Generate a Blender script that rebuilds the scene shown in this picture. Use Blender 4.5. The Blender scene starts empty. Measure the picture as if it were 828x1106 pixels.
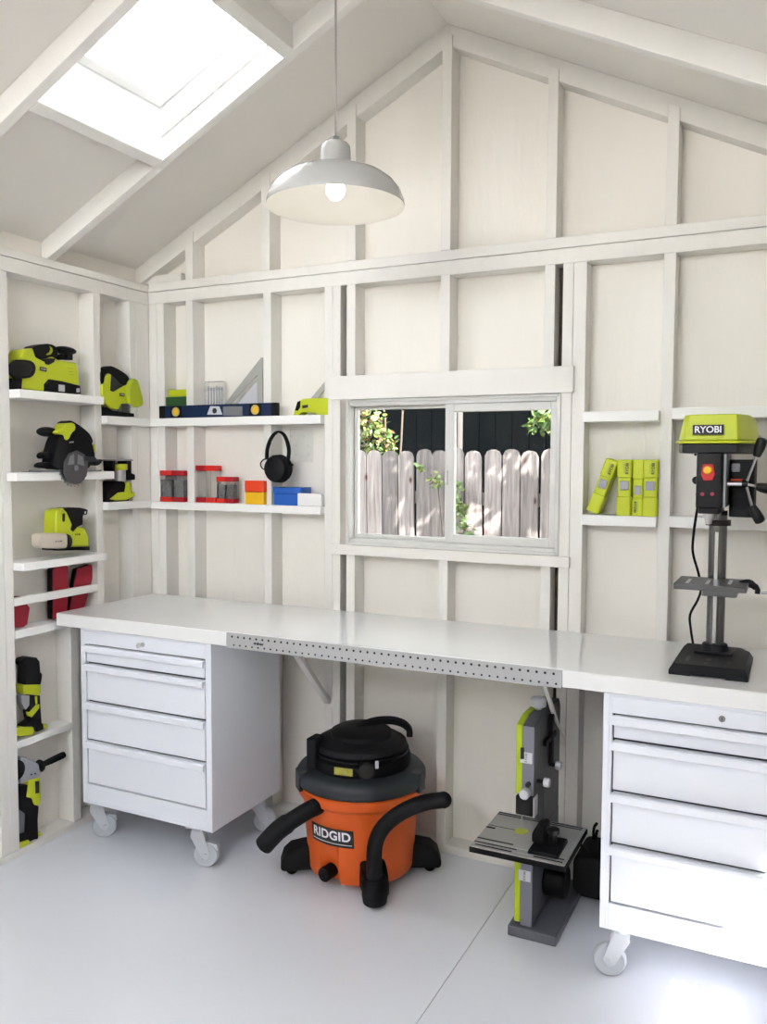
import bpy, bmesh, math, random
from mathutils import Vector, Matrix, noise
random.seed(7)
scene = bpy.context.scene
COL = scene.collection
PI = math.pi

# ------------------------------------------------------------------ materials
def mat(name, color, rough=0.5, metal=0.0, bump=0.0, bscale=40.0, var=0.0, vscale=6.0, coat=0.0, trans=0.0, ior=1.45, spec=0.5, stretch=(1, 1, 1)):
    m = bpy.data.materials.new(name); m.use_nodes = True
    nt = m.node_tree; b = nt.nodes['Principled BSDF']
    b.inputs['Base Color'].default_value = (*color, 1)
    b.inputs['Roughness'].default_value = rough
    b.inputs['Metallic'].default_value = metal
    b.inputs['Coat Weight'].default_value = coat
    b.inputs['Transmission Weight'].default_value = trans
    b.inputs['IOR'].default_value = ior
    b.inputs['Specular IOR Level'].default_value = spec
    tc = nt.nodes.new('ShaderNodeTexCoord'); mp = nt.nodes.new('ShaderNodeMapping')
    mp.inputs['Scale'].default_value = stretch
    nt.links.new(tc.outputs['Object'], mp.inputs['Vector'])
    if var > 0:
        n = nt.nodes.new('ShaderNodeTexNoise'); n.inputs['Scale'].default_value = vscale; n.inputs['Detail'].default_value = 6
        nt.links.new(mp.outputs['Vector'], n.inputs['Vector'])
        mx = nt.nodes.new('ShaderNodeMix'); mx.data_type = 'RGBA'
        mx.inputs['A'].default_value = (*[c * (1 - var) for c in color], 1)
        mx.inputs['B'].default_value = (*[min(1, c * (1 + var)) for c in color], 1)
        nt.links.new(n.outputs['Fac'], mx.inputs['Factor'])
        nt.links.new(mx.outputs['Result'], b.inputs['Base Color'])
    if bump > 0:
        n2 = nt.nodes.new('ShaderNodeTexNoise'); n2.inputs['Scale'].default_value = bscale; n2.inputs['Detail'].default_value = 5
        nt.links.new(mp.outputs['Vector'], n2.inputs['Vector'])
        bp = nt.nodes.new('ShaderNodeBump'); bp.inputs['Strength'].default_value = bump; bp.inputs['Distance'].default_value = 0.01
        nt.links.new(n2.outputs['Fac'], bp.inputs['Height']); nt.links.new(bp.outputs['Normal'], b.inputs['Normal'])
    return m

M = {}
M['panel'] = mat('painted_plywood', (0.90, 0.855, 0.785), 0.6, bump=0.25, bscale=14, var=0.035, vscale=3, stretch=(3, 3, .6))  # warm cast of the light put into the wall, stud and ceiling whites
M['stud'] = mat('painted_timber', (0.83, 0.80, 0.75), 0.55, bump=0.22, bscale=22, var=0.03, vscale=8, stretch=(2, 2, .5))
M['ceil'] = mat('painted_ceiling_board', (0.84, 0.80, 0.75), 0.6, bump=0.2, bscale=9, var=0.05, vscale=2)
M['rafter'] = mat('painted_rafter', (0.88, 0.855, 0.815), 0.55, bump=0.2, bscale=18, var=0.04, vscale=6)
M['shelf'] = mat('painted_shelf_board', (0.90, 0.885, 0.855), 0.45, bump=0.1, bscale=25, var=0.02)
M['floor'] = mat('painted_floor', (0.785, 0.805, 0.865), 0.24, bump=0.05, bscale=5, var=0.02, vscale=3, coat=0.2)  # cool cast of the light put into the floor white
M['bench'] = mat('white_worktop', (0.84, 0.84, 0.83), 0.16, bump=0.03, bscale=8, var=0.01, coat=0.4)
M['cab'] = mat('white_powder_coated_steel', (0.83, 0.855, 0.92), 0.4)  # cool cast of the light put into the cabinet white
M['cabdark'] = mat('drawer_gap_shade', (0.05, 0.055, 0.07), 0.8)
M['vinyl'] = mat('window_vinyl', (0.68, 0.67, 0.64), 0.4, bump=0.02)
M['lime'] = mat('lime_plastic', (0.55, 0.62, 0.02), 0.38, bump=0.03, bscale=90, var=0.05)
M['limed'] = mat('deep_lime_plastic', (0.42, 0.50, 0.02), 0.42, bump=0.03, bscale=90)
M['limeb'] = mat('bright_lime_paint', (0.46, 0.58, 0.02), 0.4)
M['black'] = mat('black_plastic', (0.004, 0.0043, 0.006), 0.55, bump=0.08, bscale=150, spec=.25)
M['rubber'] = mat('black_rubber', (0.004, 0.004, 0.005), 0.75, bump=0.1, bscale=120, spec=.25)
M['gloss'] = mat('gloss_black_plastic', (0.0035, 0.0035, 0.005), 0.35, coat=0.05, spec=.3)
M['char'] = mat('charcoal_cast_iron', (0.004, 0.005, 0.008), 0.55, bump=0.12, bscale=160, spec=.3)
M['dgrey'] = mat('dark_grey_plastic', (0.020, 0.025, 0.031), 0.45, bump=0.04, bscale=120)
M['grey'] = mat('mid_grey_metal', (0.22, 0.225, 0.24), 0.42, metal=0.3, bump=0.03, bscale=150)
M['lgrey'] = mat('light_grey_metal', (0.42, 0.43, 0.46), 0.38, metal=0.3)
M['steel'] = mat('brushed_steel', (0.55, 0.55, 0.55), 0.28, metal=1.0, bump=0.03, bscale=60, stretch=(1, 1, 12))
M['alu'] = mat('cast_aluminium', (0.50, 0.50, 0.49), 0.45, metal=0.6, bump=0.04, bscale=100)
M['rail'] = mat('galvanised_steel', (0.46, 0.46, 0.47), 0.45, metal=0.35)
M['knob'] = mat('pale_grey_plastic', (0.62, 0.62, 0.66), 0.4)
M['white'] = mat('white_plastic', (0.82, 0.80, 0.78), 0.35)
M['orange'] = mat('orange_plastic', (0.72, 0.11, 0.012), 0.42, bump=0.03, bscale=80, var=0.03)
M['red'] = mat('red_plastic', (0.62, 0.012, 0.014), 0.35)
M['redd'] = mat('deep_red_plastic', (0.30, 0.008, 0.02), 0.45, bump=0.05)
M['orred'] = mat('orange_red_plastic', (0.80, 0.055, 0.012), 0.35)
M['yellow'] = mat('yellow_plastic', (0.85, 0.48, 0.01), 0.35)
M['blue'] = mat('blue_plastic', (0.012, 0.11, 0.48), 0.4)
M['navy'] = mat('blue_anodised_aluminium', (0.001, 0.014, 0.065), 0.4)
M['tan'] = mat('tan_cloth', (0.60, 0.52, 0.43), 0.85, bump=0.2, bscale=200, var=0.05)
M['screws'] = mat('loose_steel_screws', (0.30, 0.30, 0.30), 0.4, metal=0.2, bump=1.0, bscale=120, var=0.75, vscale=150)
M['amber'] = mat('amber_vial', (0.62, 0.50, 0.20), 0.2)
M['cord'] = mat('white_cord', (0.35, 0.34, 0.33), 0.5)
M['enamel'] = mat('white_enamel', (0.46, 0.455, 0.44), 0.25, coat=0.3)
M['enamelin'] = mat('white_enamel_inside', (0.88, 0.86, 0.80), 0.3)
M['clear'] = mat('clear_plastic', (0.92, 0.95, 0.96), 0.08, trans=1.0, ior=1.05)
M['textw'] = mat('white_lettering', (0.85, 0.85, 0.87), 0.5)
M['textk'] = mat('black_lettering', (0.015, 0.015, 0.015), 0.5)
M['leaf'] = mat('leaf_green', (0.035, 0.075, 0.012), 0.5, var=0.5, vscale=4)
M['leafy'] = mat('leaf_yellow_green', (0.09, 0.10, 0.018), 0.5, var=0.4, vscale=9)
M['leafr'] = mat('leaf_rust', (0.10, 0.045, 0.02), 0.5, var=0.4, vscale=9)
M['leafd'] = mat('leaf_dark', (0.020, 0.035, 0.018), 0.6, var=0.5, vscale=5)
M['bark'] = mat('bark', (0.05, 0.035, 0.025), 0.8, bump=0.4)
M['soil'] = mat('garden_soil', (0.16, 0.14, 0.11), 0.9, bump=0.4, bscale=12, var=0.3)
M['darkwall'] = mat('shade_black_boards', (0.0008, 0.0011, 0.0013), 0.95, bump=0.3, spec=.02)
M['postm'] = mat('weathered_post', (0.05, 0.042, 0.040), 0.8, var=0.2)

M['fencedark'] = mat('dark_fence_board', (.10, .075, .06), .8, bump=.3)
def fence_mat():
    m = mat('weathered_fence_board', (0.46, 0.41, 0.39), 0.8, bump=0.5, bscale=30, stretch=(6, 6, .5))
    nt = m.node_tree; b = nt.nodes['Principled BSDF']
    tc = nt.nodes.new('ShaderNodeTexCoord'); mp = nt.nodes.new('ShaderNodeMapping'); mp.inputs['Scale'].default_value = (14, 14, 1.1)
    nt.links.new(tc.outputs['Object'], mp.inputs['Vector'])
    n = nt.nodes.new('ShaderNodeTexNoise'); n.inputs['Scale'].default_value = 3.0; n.inputs['Detail'].default_value = 8
    nt.links.new(mp.outputs['Vector'], n.inputs['Vector'])
    cr = nt.nodes.new('ShaderNodeValToRGB')
    cr.color_ramp.elements[0].position = 0.3; cr.color_ramp.elements[0].color = (0.06, 0.048, 0.046, 1)
    cr.color_ramp.elements[1].position = 0.72; cr.color_ramp.elements[1].color = (0.16, 0.138, 0.133, 1)
    nt.links.new(n.outputs['Fac'], cr.inputs['Fac'])
    v = nt.nodes.new('ShaderNodeTexVoronoi'); v.inputs['Scale'].default_value = 4.2
    mp2 = nt.nodes.new('ShaderNodeMapping'); mp2.inputs['Scale'].default_value = (1.6, 1, .8)
    nt.links.new(tc.outputs['Object'], mp2.inputs['Vector']); nt.links.new(mp2.outputs['Vector'], v.inputs['Vector'])
    kr = nt.nodes.new('ShaderNodeValToRGB')
    kr.color_ramp.elements[0].position = 0.05; kr.color_ramp.elements[0].color = (0.10, 0.03, 0.03, 1)
    kr.color_ramp.elements[1].position = 0.13; kr.color_ramp.elements[1].color = (1, 1, 1, 1)
    e = kr.color_ramp.elements.new(0.08); e.color = (0.95, 0.62, 0.58, 1)
    nt.links.new(v.outputs['Distance'], kr.inputs['Fac'])
    mx = nt.nodes.new('ShaderNodeMix'); mx.data_type = 'RGBA'; mx.blend_type = 'MULTIPLY'; mx.inputs['Factor'].default_value = 1
    nt.links.new(cr.outputs['Color'], mx.inputs['A']); nt.links.new(kr.outputs['Color'], mx.inputs['B'])
    oi = nt.nodes.new('ShaderNodeObjectInfo'); mr = nt.nodes.new('ShaderNodeMapRange')
    mr.inputs['To Min'].default_value = 0.6; mr.inputs['To Max'].default_value = 1.4
    nt.links.new(oi.outputs['Random'], mr.inputs['Value'])
    vm = nt.nodes.new('ShaderNodeVectorMath'); vm.operation = 'SCALE'
    nt.links.new(mx.outputs['Result'], vm.inputs[0]); nt.links.new(mr.outputs['Result'], vm.inputs['Scale'])
    nt.links.new(vm.outputs['Vector'], b.inputs['Base Color'])
    return m
M['fence'] = fence_mat()

def glass_mat():
    m = bpy.data.materials.new('window_glass'); m.use_nodes = True; nt = m.node_tree
    nt.nodes.clear(); o = nt.nodes.new('ShaderNodeOutputMaterial')
    t = nt.nodes.new('ShaderNodeBsdfTransparent'); t.inputs['Color'].default_value = (0.95, 0.97, 0.96, 1)
    g = nt.nodes.new('ShaderNodeBsdfGlossy'); g.inputs['Roughness'].default_value = 0.02
    f = nt.nodes.new('ShaderNodeFresnel'); f.inputs['IOR'].default_value = 1.14
    mx = nt.nodes.new('ShaderNodeMixShader')
    nt.links.new(f.outputs['Fac'], mx.inputs['Fac']); nt.links.new(t.outputs['BSDF'], mx.inputs[1]); nt.links.new(g.outputs['BSDF'], mx.inputs[2])
    nt.links.new(mx.outputs['Shader'], o.inputs['Surface'])
    return m
M['glass'] = glass_mat()
def film_mat():
    m = bpy.data.materials.new('thin_clear_plastic'); m.use_nodes = True; nt = m.node_tree
    nt.nodes.clear(); o = nt.nodes.new('ShaderNodeOutputMaterial')
    t = nt.nodes.new('ShaderNodeBsdfTransparent'); t.inputs['Color'].default_value = (0.965, 0.97, 0.97, 1)
    g = nt.nodes.new('ShaderNodeBsdfGlossy'); g.inputs['Roughness'].default_value = 0.12
    f = nt.nodes.new('ShaderNodeFresnel'); f.inputs['IOR'].default_value = 1.25
    mx = nt.nodes.new('ShaderNodeMixShader')
    nt.links.new(f.outputs['Fac'], mx.inputs['Fac']); nt.links.new(t.outputs['BSDF'], mx.inputs[1]); nt.links.new(g.outputs['BSDF'], mx.inputs[2])
    nt.links.new(mx.outputs['Shader'], o.inputs['Surface'])
    return m
M['film'] = film_mat()
def dome_mat():
    m = bpy.data.materials.new('milky_acrylic'); m.use_nodes = True; nt = m.node_tree
    nt.nodes.clear(); o = nt.nodes.new('ShaderNodeOutputMaterial')
    t = nt.nodes.new('ShaderNodeBsdfTranslucent'); t.inputs['Color'].default_value = (0.66, 0.68, 0.705, 1)
    g = nt.nodes.new('ShaderNodeBsdfTransparent'); g.inputs['Color'].default_value = (0.9, 0.95, 1.0, 1)
    tc = nt.nodes.new('ShaderNodeTexCoord'); n = nt.nodes.new('ShaderNodeTexNoise'); n.inputs['Scale'].default_value = 3.0
    nt.links.new(tc.outputs['Object'], n.inputs['Vector'])
    mr = nt.nodes.new('ShaderNodeMapRange'); mr.inputs['To Min'].default_value = 0.0; mr.inputs['To Max'].default_value = 0.03
    nt.links.new(n.outputs['Fac'], mr.inputs['Value'])
    mx = nt.nodes.new('ShaderNodeMixShader')
    nt.links.new(mr.outputs['Result'], mx.inputs['Fac'])
    nt.links.new(t.outputs['BSDF'], mx.inputs[1]); nt.links.new(g.outputs['BSDF'], mx.inputs[2])
    nt.links.new(mx.outputs['Shader'], o.inputs['Surface'])
    return m
M['dome'] = dome_mat()
def emis(name, col, s):
    m = bpy.data.materials.new(name); m.use_nodes = True
    b = m.node_tree.nodes['Principled BSDF']; b.inputs['Base Color'].default_value = (1, 1, 1, 1)
    b.inputs['Emission Color'].default_value = (*col, 1); b.inputs['Emission Strength'].default_value = s
    return m
M['bulb'] = emis('lit_bulb', (1.0, 0.90, 0.76), 2.2)

# ------------------------------------------------------------------ mesh builder
def chaikin(pts, n):
    for _ in range(n):
        q = []
        for i in range(len(pts)):
            a = pts[i]; b = pts[(i + 1) % len(pts)]
            q.append((a[0] * .75 + b[0] * .25, a[1] * .75 + b[1] * .25)); q.append((a[0] * .25 + b[0] * .75, a[1] * .25 + b[1] * .75))
        pts = q
    return pts

class MB:
    def __init__(s):
        s.v = []; s.f = []; s.mi = []; s.cur = 0
    def add(s, vs, fs):
        o = len(s.v); s.v += [tuple(map(float, v)) for v in vs]
        for f in fs: s.f.append(tuple(o + i for i in f)); s.mi.append(s.cur)
        return s
    def box(s, x0, x1, y0, y1, z0, z1):
        return s.add([(x0, y0, z0), (x1, y0, z0), (x1, y1, z0), (x0, y1, z0), (x0, y0, z1), (x1, y0, z1), (x1, y1, z1), (x0, y1, z1)],
                     [(0, 3, 2, 1), (4, 5, 6, 7), (0, 1, 5, 4), (1, 2, 6, 5), (2, 3, 7, 6), (3, 0, 4, 7)])
    def rbox(s, x0, x1, y0, y1, z0, z1, r=.01, axis='z', n=4):
        pts = []
        if axis == 'z': a0, a1, b0, b1, c0, c1 = x0, x1, y0, y1, z0, z1
        elif axis == 'y': a0, a1, b0, b1, c0, c1 = x0, x1, z0, z1, y0, y1
        else: a0, a1, b0, b1, c0, c1 = y0, y1, z0, z1, x0, x1
        for (ca, cb, st) in ((a1 - r, b1 - r, 0), (a0 + r, b1 - r, 1), (a0 + r, b0 + r, 2), (a1 - r, b0 + r, 3)):
            for k in range(n + 1):
                t = (st + k / n) * PI / 2; pts.append((ca + r * math.cos(t), cb + r * math.sin(t)))
        return s.prism(pts, axis, c0, c1)
    def prism(s, pts, axis, c0, c1, smooth=0, zmin=None):
        if smooth: pts = chaikin(pts, smooth)
        n = len(pts); vs = []
        if zmin is not None and axis != 'z': pts = [(a, max(b, zmin)) for a, b in pts]
        for c in (c0, c1):
            for a, b in pts:
                vs.append({'x': (c, a, b), 'y': (a, c, b), 'z': (a, b, c)}[axis])
        fs = [tuple(range(n - 1, -1, -1)), tuple(range(n, 2 * n))]
        for i in range(n): fs.append((i, (i + 1) % n, n + (i + 1) % n, n + i))
        return s.add(vs, fs)
    def cyl(s, p0, p1, r0, r1=None, n=20):
        r1 = r0 if r1 is None else r1
        p0 = Vector(p0); p1 = Vector(p1); d = (p1 - p0).normalized()
        a = d.orthogonal().normalized(); b = d.cross(a)
        vs = []
        for p, r in ((p0, r0), (p1, r1)):
            for k in range(n):
                t = 2 * PI * k / n; vs.append(p + a * math.cos(t) * r + b * math.sin(t) * r)
        fs = [tuple(range(n - 1, -1, -1)), tuple(range(n, 2 * n))] + [(i, (i + 1) % n, n + (i + 1) % n, n + i) for i in range(n)]
        return s.add(vs, fs)
    def tube(s, pts, r, n=12, sub=4, closed=False):
        P = [Vector(p) for p in pts]
        if sub > 1 and len(P) > 2:
            Q = []
            m = len(P)
            rng = range(m if closed else m - 1)
            for i in rng:
                p1 = P[i]; p2 = P[(i + 1) % m]
                p0 = P[(i - 1) % m] if (closed or i > 0) else p1 * 2 - p2
                p3 = P[(i + 2) % m] if (closed or i < m - 2) else p2 * 2 - p1
                for k in range(sub):
                    t = k / sub
                    Q.append(.5 * ((2 * p1) + (p2 - p0) * t + (2 * p0 - 5 * p1 + 4 * p2 - p3) * t * t + (3 * p1 - p0 - 3 * p2 + p3) * t ** 3))
            if not closed: Q.append(P[-1])
            P = Q
        m = len(P); vs = []; R = r if isinstance(r, (list, tuple)) else [r] * m
        if len(R) != m: R = [R[min(len(R) - 1, int(i * len(R) / m))] + 0 for i in range(m)]
        prev = None
        for i in range(m):
            if closed: d = (P[(i + 1) % m] - P[i - 1]).normalized()
            else: d = (P[min(i + 1, m - 1)] - P[max(i - 1, 0)]).normalized()
            a = d.orthogonal().normalized() if prev is None else (prev - d * prev.dot(d)).normalized()
            prev = a; b = d.cross(a)
            for k in range(n):
                t = 2 * PI * k / n; vs.append(P[i] + (a * math.cos(t) + b * math.sin(t)) * R[i])
        fs = []
        for i in range(m if closed else m - 1):
            j = (i + 1) % m
            for k in range(n): fs.append((i * n + k, i * n + (k + 1) % n, j * n + (k + 1) % n, j * n + k))
        if not closed: fs += [tuple(range(n - 1, -1, -1)), tuple((m - 1) * n + k for k in range(n))]
        return s.add(vs, fs)
    def lathe(s, prof, c=(0, 0, 0), n=40, axis='z', close=True):
        vs = []
        for r, h in prof:
            for k in range(n):
                t = 2 * PI * k / n; a, b = r * math.cos(t), r * math.sin(t)
                v = {'z': (a, b, h), 'x': (h, a, b), 'y': (a, h, b)}[axis]
                vs.append((v[0] + c[0], v[1] + c[1], v[2] + c[2]))
        m = len(prof); fs = []
        for i in range(m - 1):
            for k in range(n): fs.append((i * n + k, i * n + (k + 1) % n, (i + 1) * n + (k + 1) % n, (i + 1) * n + k))
        if close: fs += [tuple(range(n - 1, -1, -1)), tuple((m - 1) * n + k for k in range(n))]
        return s.add(vs, fs)
    def ball(s, c, rx, ry=None, rz=None, n=16):
        ry = rx if ry is None else ry; rz = rx if rz is None else rz
        vs = []; m = n // 2
        for i in range(1, m):
            t = PI * i / m
            for k in range(n): 
                p = 2 * PI * k / n; vs.append((c[0] + rx * math.sin(t) * math.cos(p), c[1] + ry * math.sin(t) * math.sin(p), c[2] + rz * math.cos(t)))
        vs += [(c[0], c[1], c[2] + rz), (c[0], c[1], c[2] - rz)]; T = len(vs) - 2; fs = []
        for i in range(m - 2):
            for k in range(n): fs.append((i * n + k, (i + 1) * n + k, (i + 1) * n + (k + 1) % n, i * n + (k + 1) % n))
        for k in range(n): fs.append((T, k, (k + 1) % n)); fs.append((T + 1, (m - 2) * n + (k + 1) % n, (m - 2) * n + k))
        return s.add(vs, fs)
    def bar(s, p0, p1, w, h, up=(0, 0, 1)):
        p0 = Vector(p0); p1 = Vector(p1); d = (p1 - p0).normalized(); u = Vector(up)
        a = d.cross(u).normalized(); b = a.cross(d)
        vs = [p + a * i * w / 2 + b * j * h / 2 for p in (p0, p1) for i, j in ((-1, -1), (1, -1), (1, 1), (-1, 1))]
        return s.add(vs, [(3, 2, 1, 0), (4, 5, 6, 7), (0, 1, 5, 4), (1, 2, 6, 5), (2, 3, 7, 6), (3, 0, 4, 7)])
    def build(s, name, mt, parent=None, bevel=0.0, smooth=True, seg=2, angle=35):
        me = bpy.data.meshes.new(name)
        org = Vector(parent.get('_o', (0, 0, 0))) if parent is not None else Vector((0, 0, 0))
        me.from_pydata([Vector(v) - org for v in s.v], [], s.f)
        for m in (mt if isinstance(mt, (list, tuple)) else [mt]): me.materials.append(M[m] if isinstance(m, str) else m)
        for p, i in zip(me.polygons, s.mi): p.material_index = i
        bm = bmesh.new(); bm.from_mesh(me); bmesh.ops.recalc_face_normals(bm, faces=bm.faces); bm.to_mesh(me); bm.free()
        o = bpy.data.objects.new(name, me); COL.objects.link(o)
        if parent is not None: o.parent = parent
        if smooth:
            for p in me.polygons: p.use_smooth = True
            try: me.set_sharp_from_angle(angle=math.radians(angle))
            except Exception: pass
        if bevel > 0:
            b = o.modifiers.new('bevel', 'BEVEL'); b.width = bevel; b.segments = seg; b.limit_method = 'ANGLE'; b.angle_limit = math.radians(40)
            b.harden_normals = False
        return o

def tag(o, label=None, cat=None, group=None, kind=None):
    if label: o['label'] = label
    if cat: o['category'] = cat
    if group: o['group'] = group
    if kind: o['kind'] = kind
    return o
def thing(name, loc, label=None, cat=None, group=None, kind=None):
    o = bpy.data.objects.new(name, None); o.location = loc; o.empty_display_size = .05
    COL.objects.link(o); o['_o'] = tuple(loc)
    return tag(o, label, cat, group, kind)
def sub(o, parent_loc):          # lets a mesh part take sub-parts given in world coordinates
    o['_o'] = tuple(parent_loc); return o
def solo(mb, name, mt, loc, label, cat, group=None, bevel=0.0, smooth=True):
    """a thing that is one mesh: its origin at loc"""
    mb.v = [(a - loc[0], b - loc[1], c - loc[2]) for a, b, c in mb.v]
    o = mb.build(name, mt, None, bevel, smooth); o.location = loc
    return tag(o, label, cat, group)
def structure(o, label=None):
    o['kind'] = 'structure'
    if label: o['label'] = label
    return o

def text_geo(txt, size, ext=0.0006, bold=0.0, spacing=1.0):
    cu = bpy.data.curves.new('t', 'FONT'); cu.body = txt; cu.size = size; cu.extrude = ext; cu.offset = bold
    cu.align_x = 'CENTER'; cu.align_y = 'CENTER'; cu.space_character = spacing
    o = bpy.data.objects.new('t', cu); COL.objects.link(o)
    dg = bpy.context.evaluated_depsgraph_get(); me = bpy.data.meshes.new_from_object(o.evaluated_get(dg))
    vs = [v.co.copy() for v in me.vertices]; fs = [tuple(p.vertices) for p in me.polygons]
    bpy.data.objects.remove(o); bpy.data.curves.remove(cu)
    return vs, fs
def text_at(mb, txt, size, c, face='y', bold=0.0, rot=0.0, ext=0.0006, spacing=1.0, sx=1.0):
    vs, fs = text_geo(txt, size, ext, bold, spacing); out = []
    cr, sr = math.cos(rot), math.sin(rot)
    for v in vs:
        a, b = v.x * sx, v.y; a, b = a * cr - b * sr, a * sr + b * cr
        out.append((c[0] + a, c[1] - v.z, c[2] + b) if face == 'y' else (c[0] + v.z, c[1] + a, c[2] + b))
    mb.add(out, fs); return mb
def copy_tree(o, parent=None):
    c = o.copy(); COL.objects.link(c); c.parent = parent
    for ch in [x for x in list(COL.objects) if x.parent == o]: copy_tree(ch, c)
    return c

# ------------------------------------------------------------------ the room
RX, SL, ZR = 1.465, 0.497, 3.215          # ridge x, roof slope, ridge height
XR, YF = 2.93, -4.60                      # right wall and front wall (stud faces)
def zc(x): return ZR - SL * abs(x - RX)
SD = 0.085                                 # stud depth

# floor: two painted sheets with a hairline seam between them
b = MB(); b.box(-.10, 1.799, YF - .1, .105, -.04, 0); b.box(1.801, XR + .1, YF - .1, .105, -.04, 0); b.box(-.1, XR + .1, YF - .1, .105, -.06, -.0405)
structure(b.build('floor', 'floor', smooth=False), 'smooth glossy white painted floor, tinted bluish to stand in for cool light')

# back wall --------------------------------------------------------
WX0, WX1, WZ0, WZ1 = 1.005, 1.960, 1.18, 1.90
b = MB()
XL, XRr = -.105, XR + .105
b.prism([(XL, 0), (WX0, 0), (WX0, zc(WX0)), (XL, zc(XL))], 'y', .085, .105)
b.prism([(WX1, 0), (XRr, 0), (XRr, zc(XRr)), (WX1, zc(WX1))], 'y', .085, .105)
b.box(WX0, WX1, .085, .105, 0, WZ0)
b.prism([(WX0, WZ1), (WX1, WZ1), (WX1, zc(WX1)), (RX, ZR), (WX0, zc(WX0))], 'y', .085, .105)
wb = structure(b.build('wall_back', 'panel', smooth=False), 'back gable wall of white painted boards and studs around the window')
wb['_o'] = (0, 0, 0)
ZT = 2.276
full = [(0.0, .046), (.047, .088), (.213, .253), (.629, .669), (.932, .9705), (.9715, 1.007), (1.924, 1.9625), (1.9635, 2.010), (2.272, 2.312), (2.68, 2.72), (2.89, 2.93)]
for x0, x1 in full: MB().box(x0, x1, 0, SD, .035, ZT).build('stud', 'stud', wb, bevel=.002)
for x0, x1 in ((1.036, 1.076), (1.447, 1.487), (1.857, 1.895)):
    MB().box(x0, x1, 0, SD, 1.908, ZT).build('cripple_stud', 'stud', wb, bevel=.002)
    MB().box(x0, x1, 0, SD, .035, 1.175).build('cripple_stud', 'stud', wb, bevel=.002)
MB().box(0, XR, 0, SD, ZT, 2.3295).build('top_plate', 'stud', wb, bevel=.002)
MB().box(0, XR, 0, SD, 2.3315, 2.370).build('top_plate', 'stud', wb, bevel=.002)
MB().box(0, XR, 0, SD, 0, .035).build('bottom_plate', 'stud', wb, bevel=.002)
for x0, x1 in ((.213, .256), (.622, .664), (1.036, 1.077), (1.447, 1.487), (1.859, 1.896), (2.273, 2.312), (2.68, 2.72)):
    t = .036
    b = MB()
    if x0 < RX < x1: b.prism([(x0, 2.370), (x1, 2.370), (x1, zc(x1) - t), (RX, ZR - t), (x0, zc(x0) - t)], 'y', 0, SD)
    else: b.prism([(x0, 2.370), (x1, 2.370), (x1, zc(x1) - t), (x0, zc(x0) - t)], 'y', 0, SD)
    b.build('gable_stud', 'stud', wb, bevel=.002)
MB().prism([(-.085, zc(-.085)), (RX, ZR), (RX, ZR - .082), (-.085, zc(-.085) - .082)], 'y', .010, SD).build('rake_plate', 'stud', wb, bevel=.002)
MB().prism([(XR + .085, zc(XR + .085)), (RX, ZR), (RX, ZR - .078), (XR + .085, zc(XR + .085) - .078)], 'y', .010, SD).build('rake_plate', 'stud', wb, bevel=.002)
MB().box(-.083, .165, .03, SD, 2.372, 2.412).build('blocking', 'stud', wb, bevel=.002)
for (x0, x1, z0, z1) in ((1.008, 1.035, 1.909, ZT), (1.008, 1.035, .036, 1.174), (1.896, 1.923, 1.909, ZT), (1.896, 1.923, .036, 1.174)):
    MB().box(x0, x1, .066, .084, z0, z1).build('dark_gap_strip', mat('dark_brown_filler', (.10, .075, .055), .8), wb)  # dark brown strips filling the back of the narrow post slits
# header and sill boards around the window
def trim(n, bb, label):
    o = structure(bb.build('trim_%d' % n, 'stud', bevel=.002), label); return o
trim(1, MB().box(.966, 1.972, -.018, -.0005, 1.812, 1.908), 'wide white header board above the window')
trim(2, MB().box(.971, 1.968, -.018, -.0005, 1.176, 1.216), 'white sill board under the window')
MB().box(1.0075, 1.9235, .0, SD, 1.832, 1.907).build('header', 'stud', wb, bevel=.002)
MB().box(1.0075, 1.9235, .0, SD, 1.176, 1.205).build('rough_sill', 'stud', wb, bevel=.002)

# window: white vinyl slider ----------------------------------------
wn = structure(thing('window_1', (1.48, .03, 1.51)), 'white vinyl two-pane sliding window looking onto the garden fence')
X0, X1, Z0, Z1 = 1.036, 1.925, 1.217, 1.811
b = MB()
def ring(b, x0, x1, z0, z1, wl, wr, wt, wb_, y0, y1):
    b.box(x0, x0 + wl, y0, y1, z0, z1); b.box(x1 - wr, x1, y0, y1, z0, z1)
    b.box(x0 + wl, x1 - wr, y0, y1, z1 - wt, z1); b.box(x0 + wl, x1 - wr, y0, y1, z0, z0 + wb_)
b = MB(); ring(b, X0, X1, Z0, Z1, .014, .018, .026, .026, 0.002, .095); ring(b, X0, X1, Z0, Z1, .012, .010, .012, .012, -.006, .003)
fr = b.build('window_frame', 'vinyl', wn, bevel=.003)
b = MB(); ring(b, 1.0505, 1.492, 1.2435, 1.7845, .014, .026, .012, .016, .043, .066)
sf = sub(b.build('fixed_sash', 'vinyl', wn, bevel=.002), wn['_o'])
MB().box(1.063, 1.470, .052, .056, 1.256, 1.774).build('glass_pane', 'glass', sf, smooth=False)
b = MB(); ring(b, 1.468, 1.9065, 1.2435, 1.7845, .036, .022, .030, .032, .010, .040)
b.box(1.477, 1.483, .003, .010, 1.47, 1.53)
sf = sub(b.build('sliding_sash', 'vinyl', wn, bevel=.002), wn['_o'])
MB().box(1.50, 1.888, .024, .028, 1.272, 1.758).build('glass_pane', 'glass', sf, smooth=False)

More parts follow.
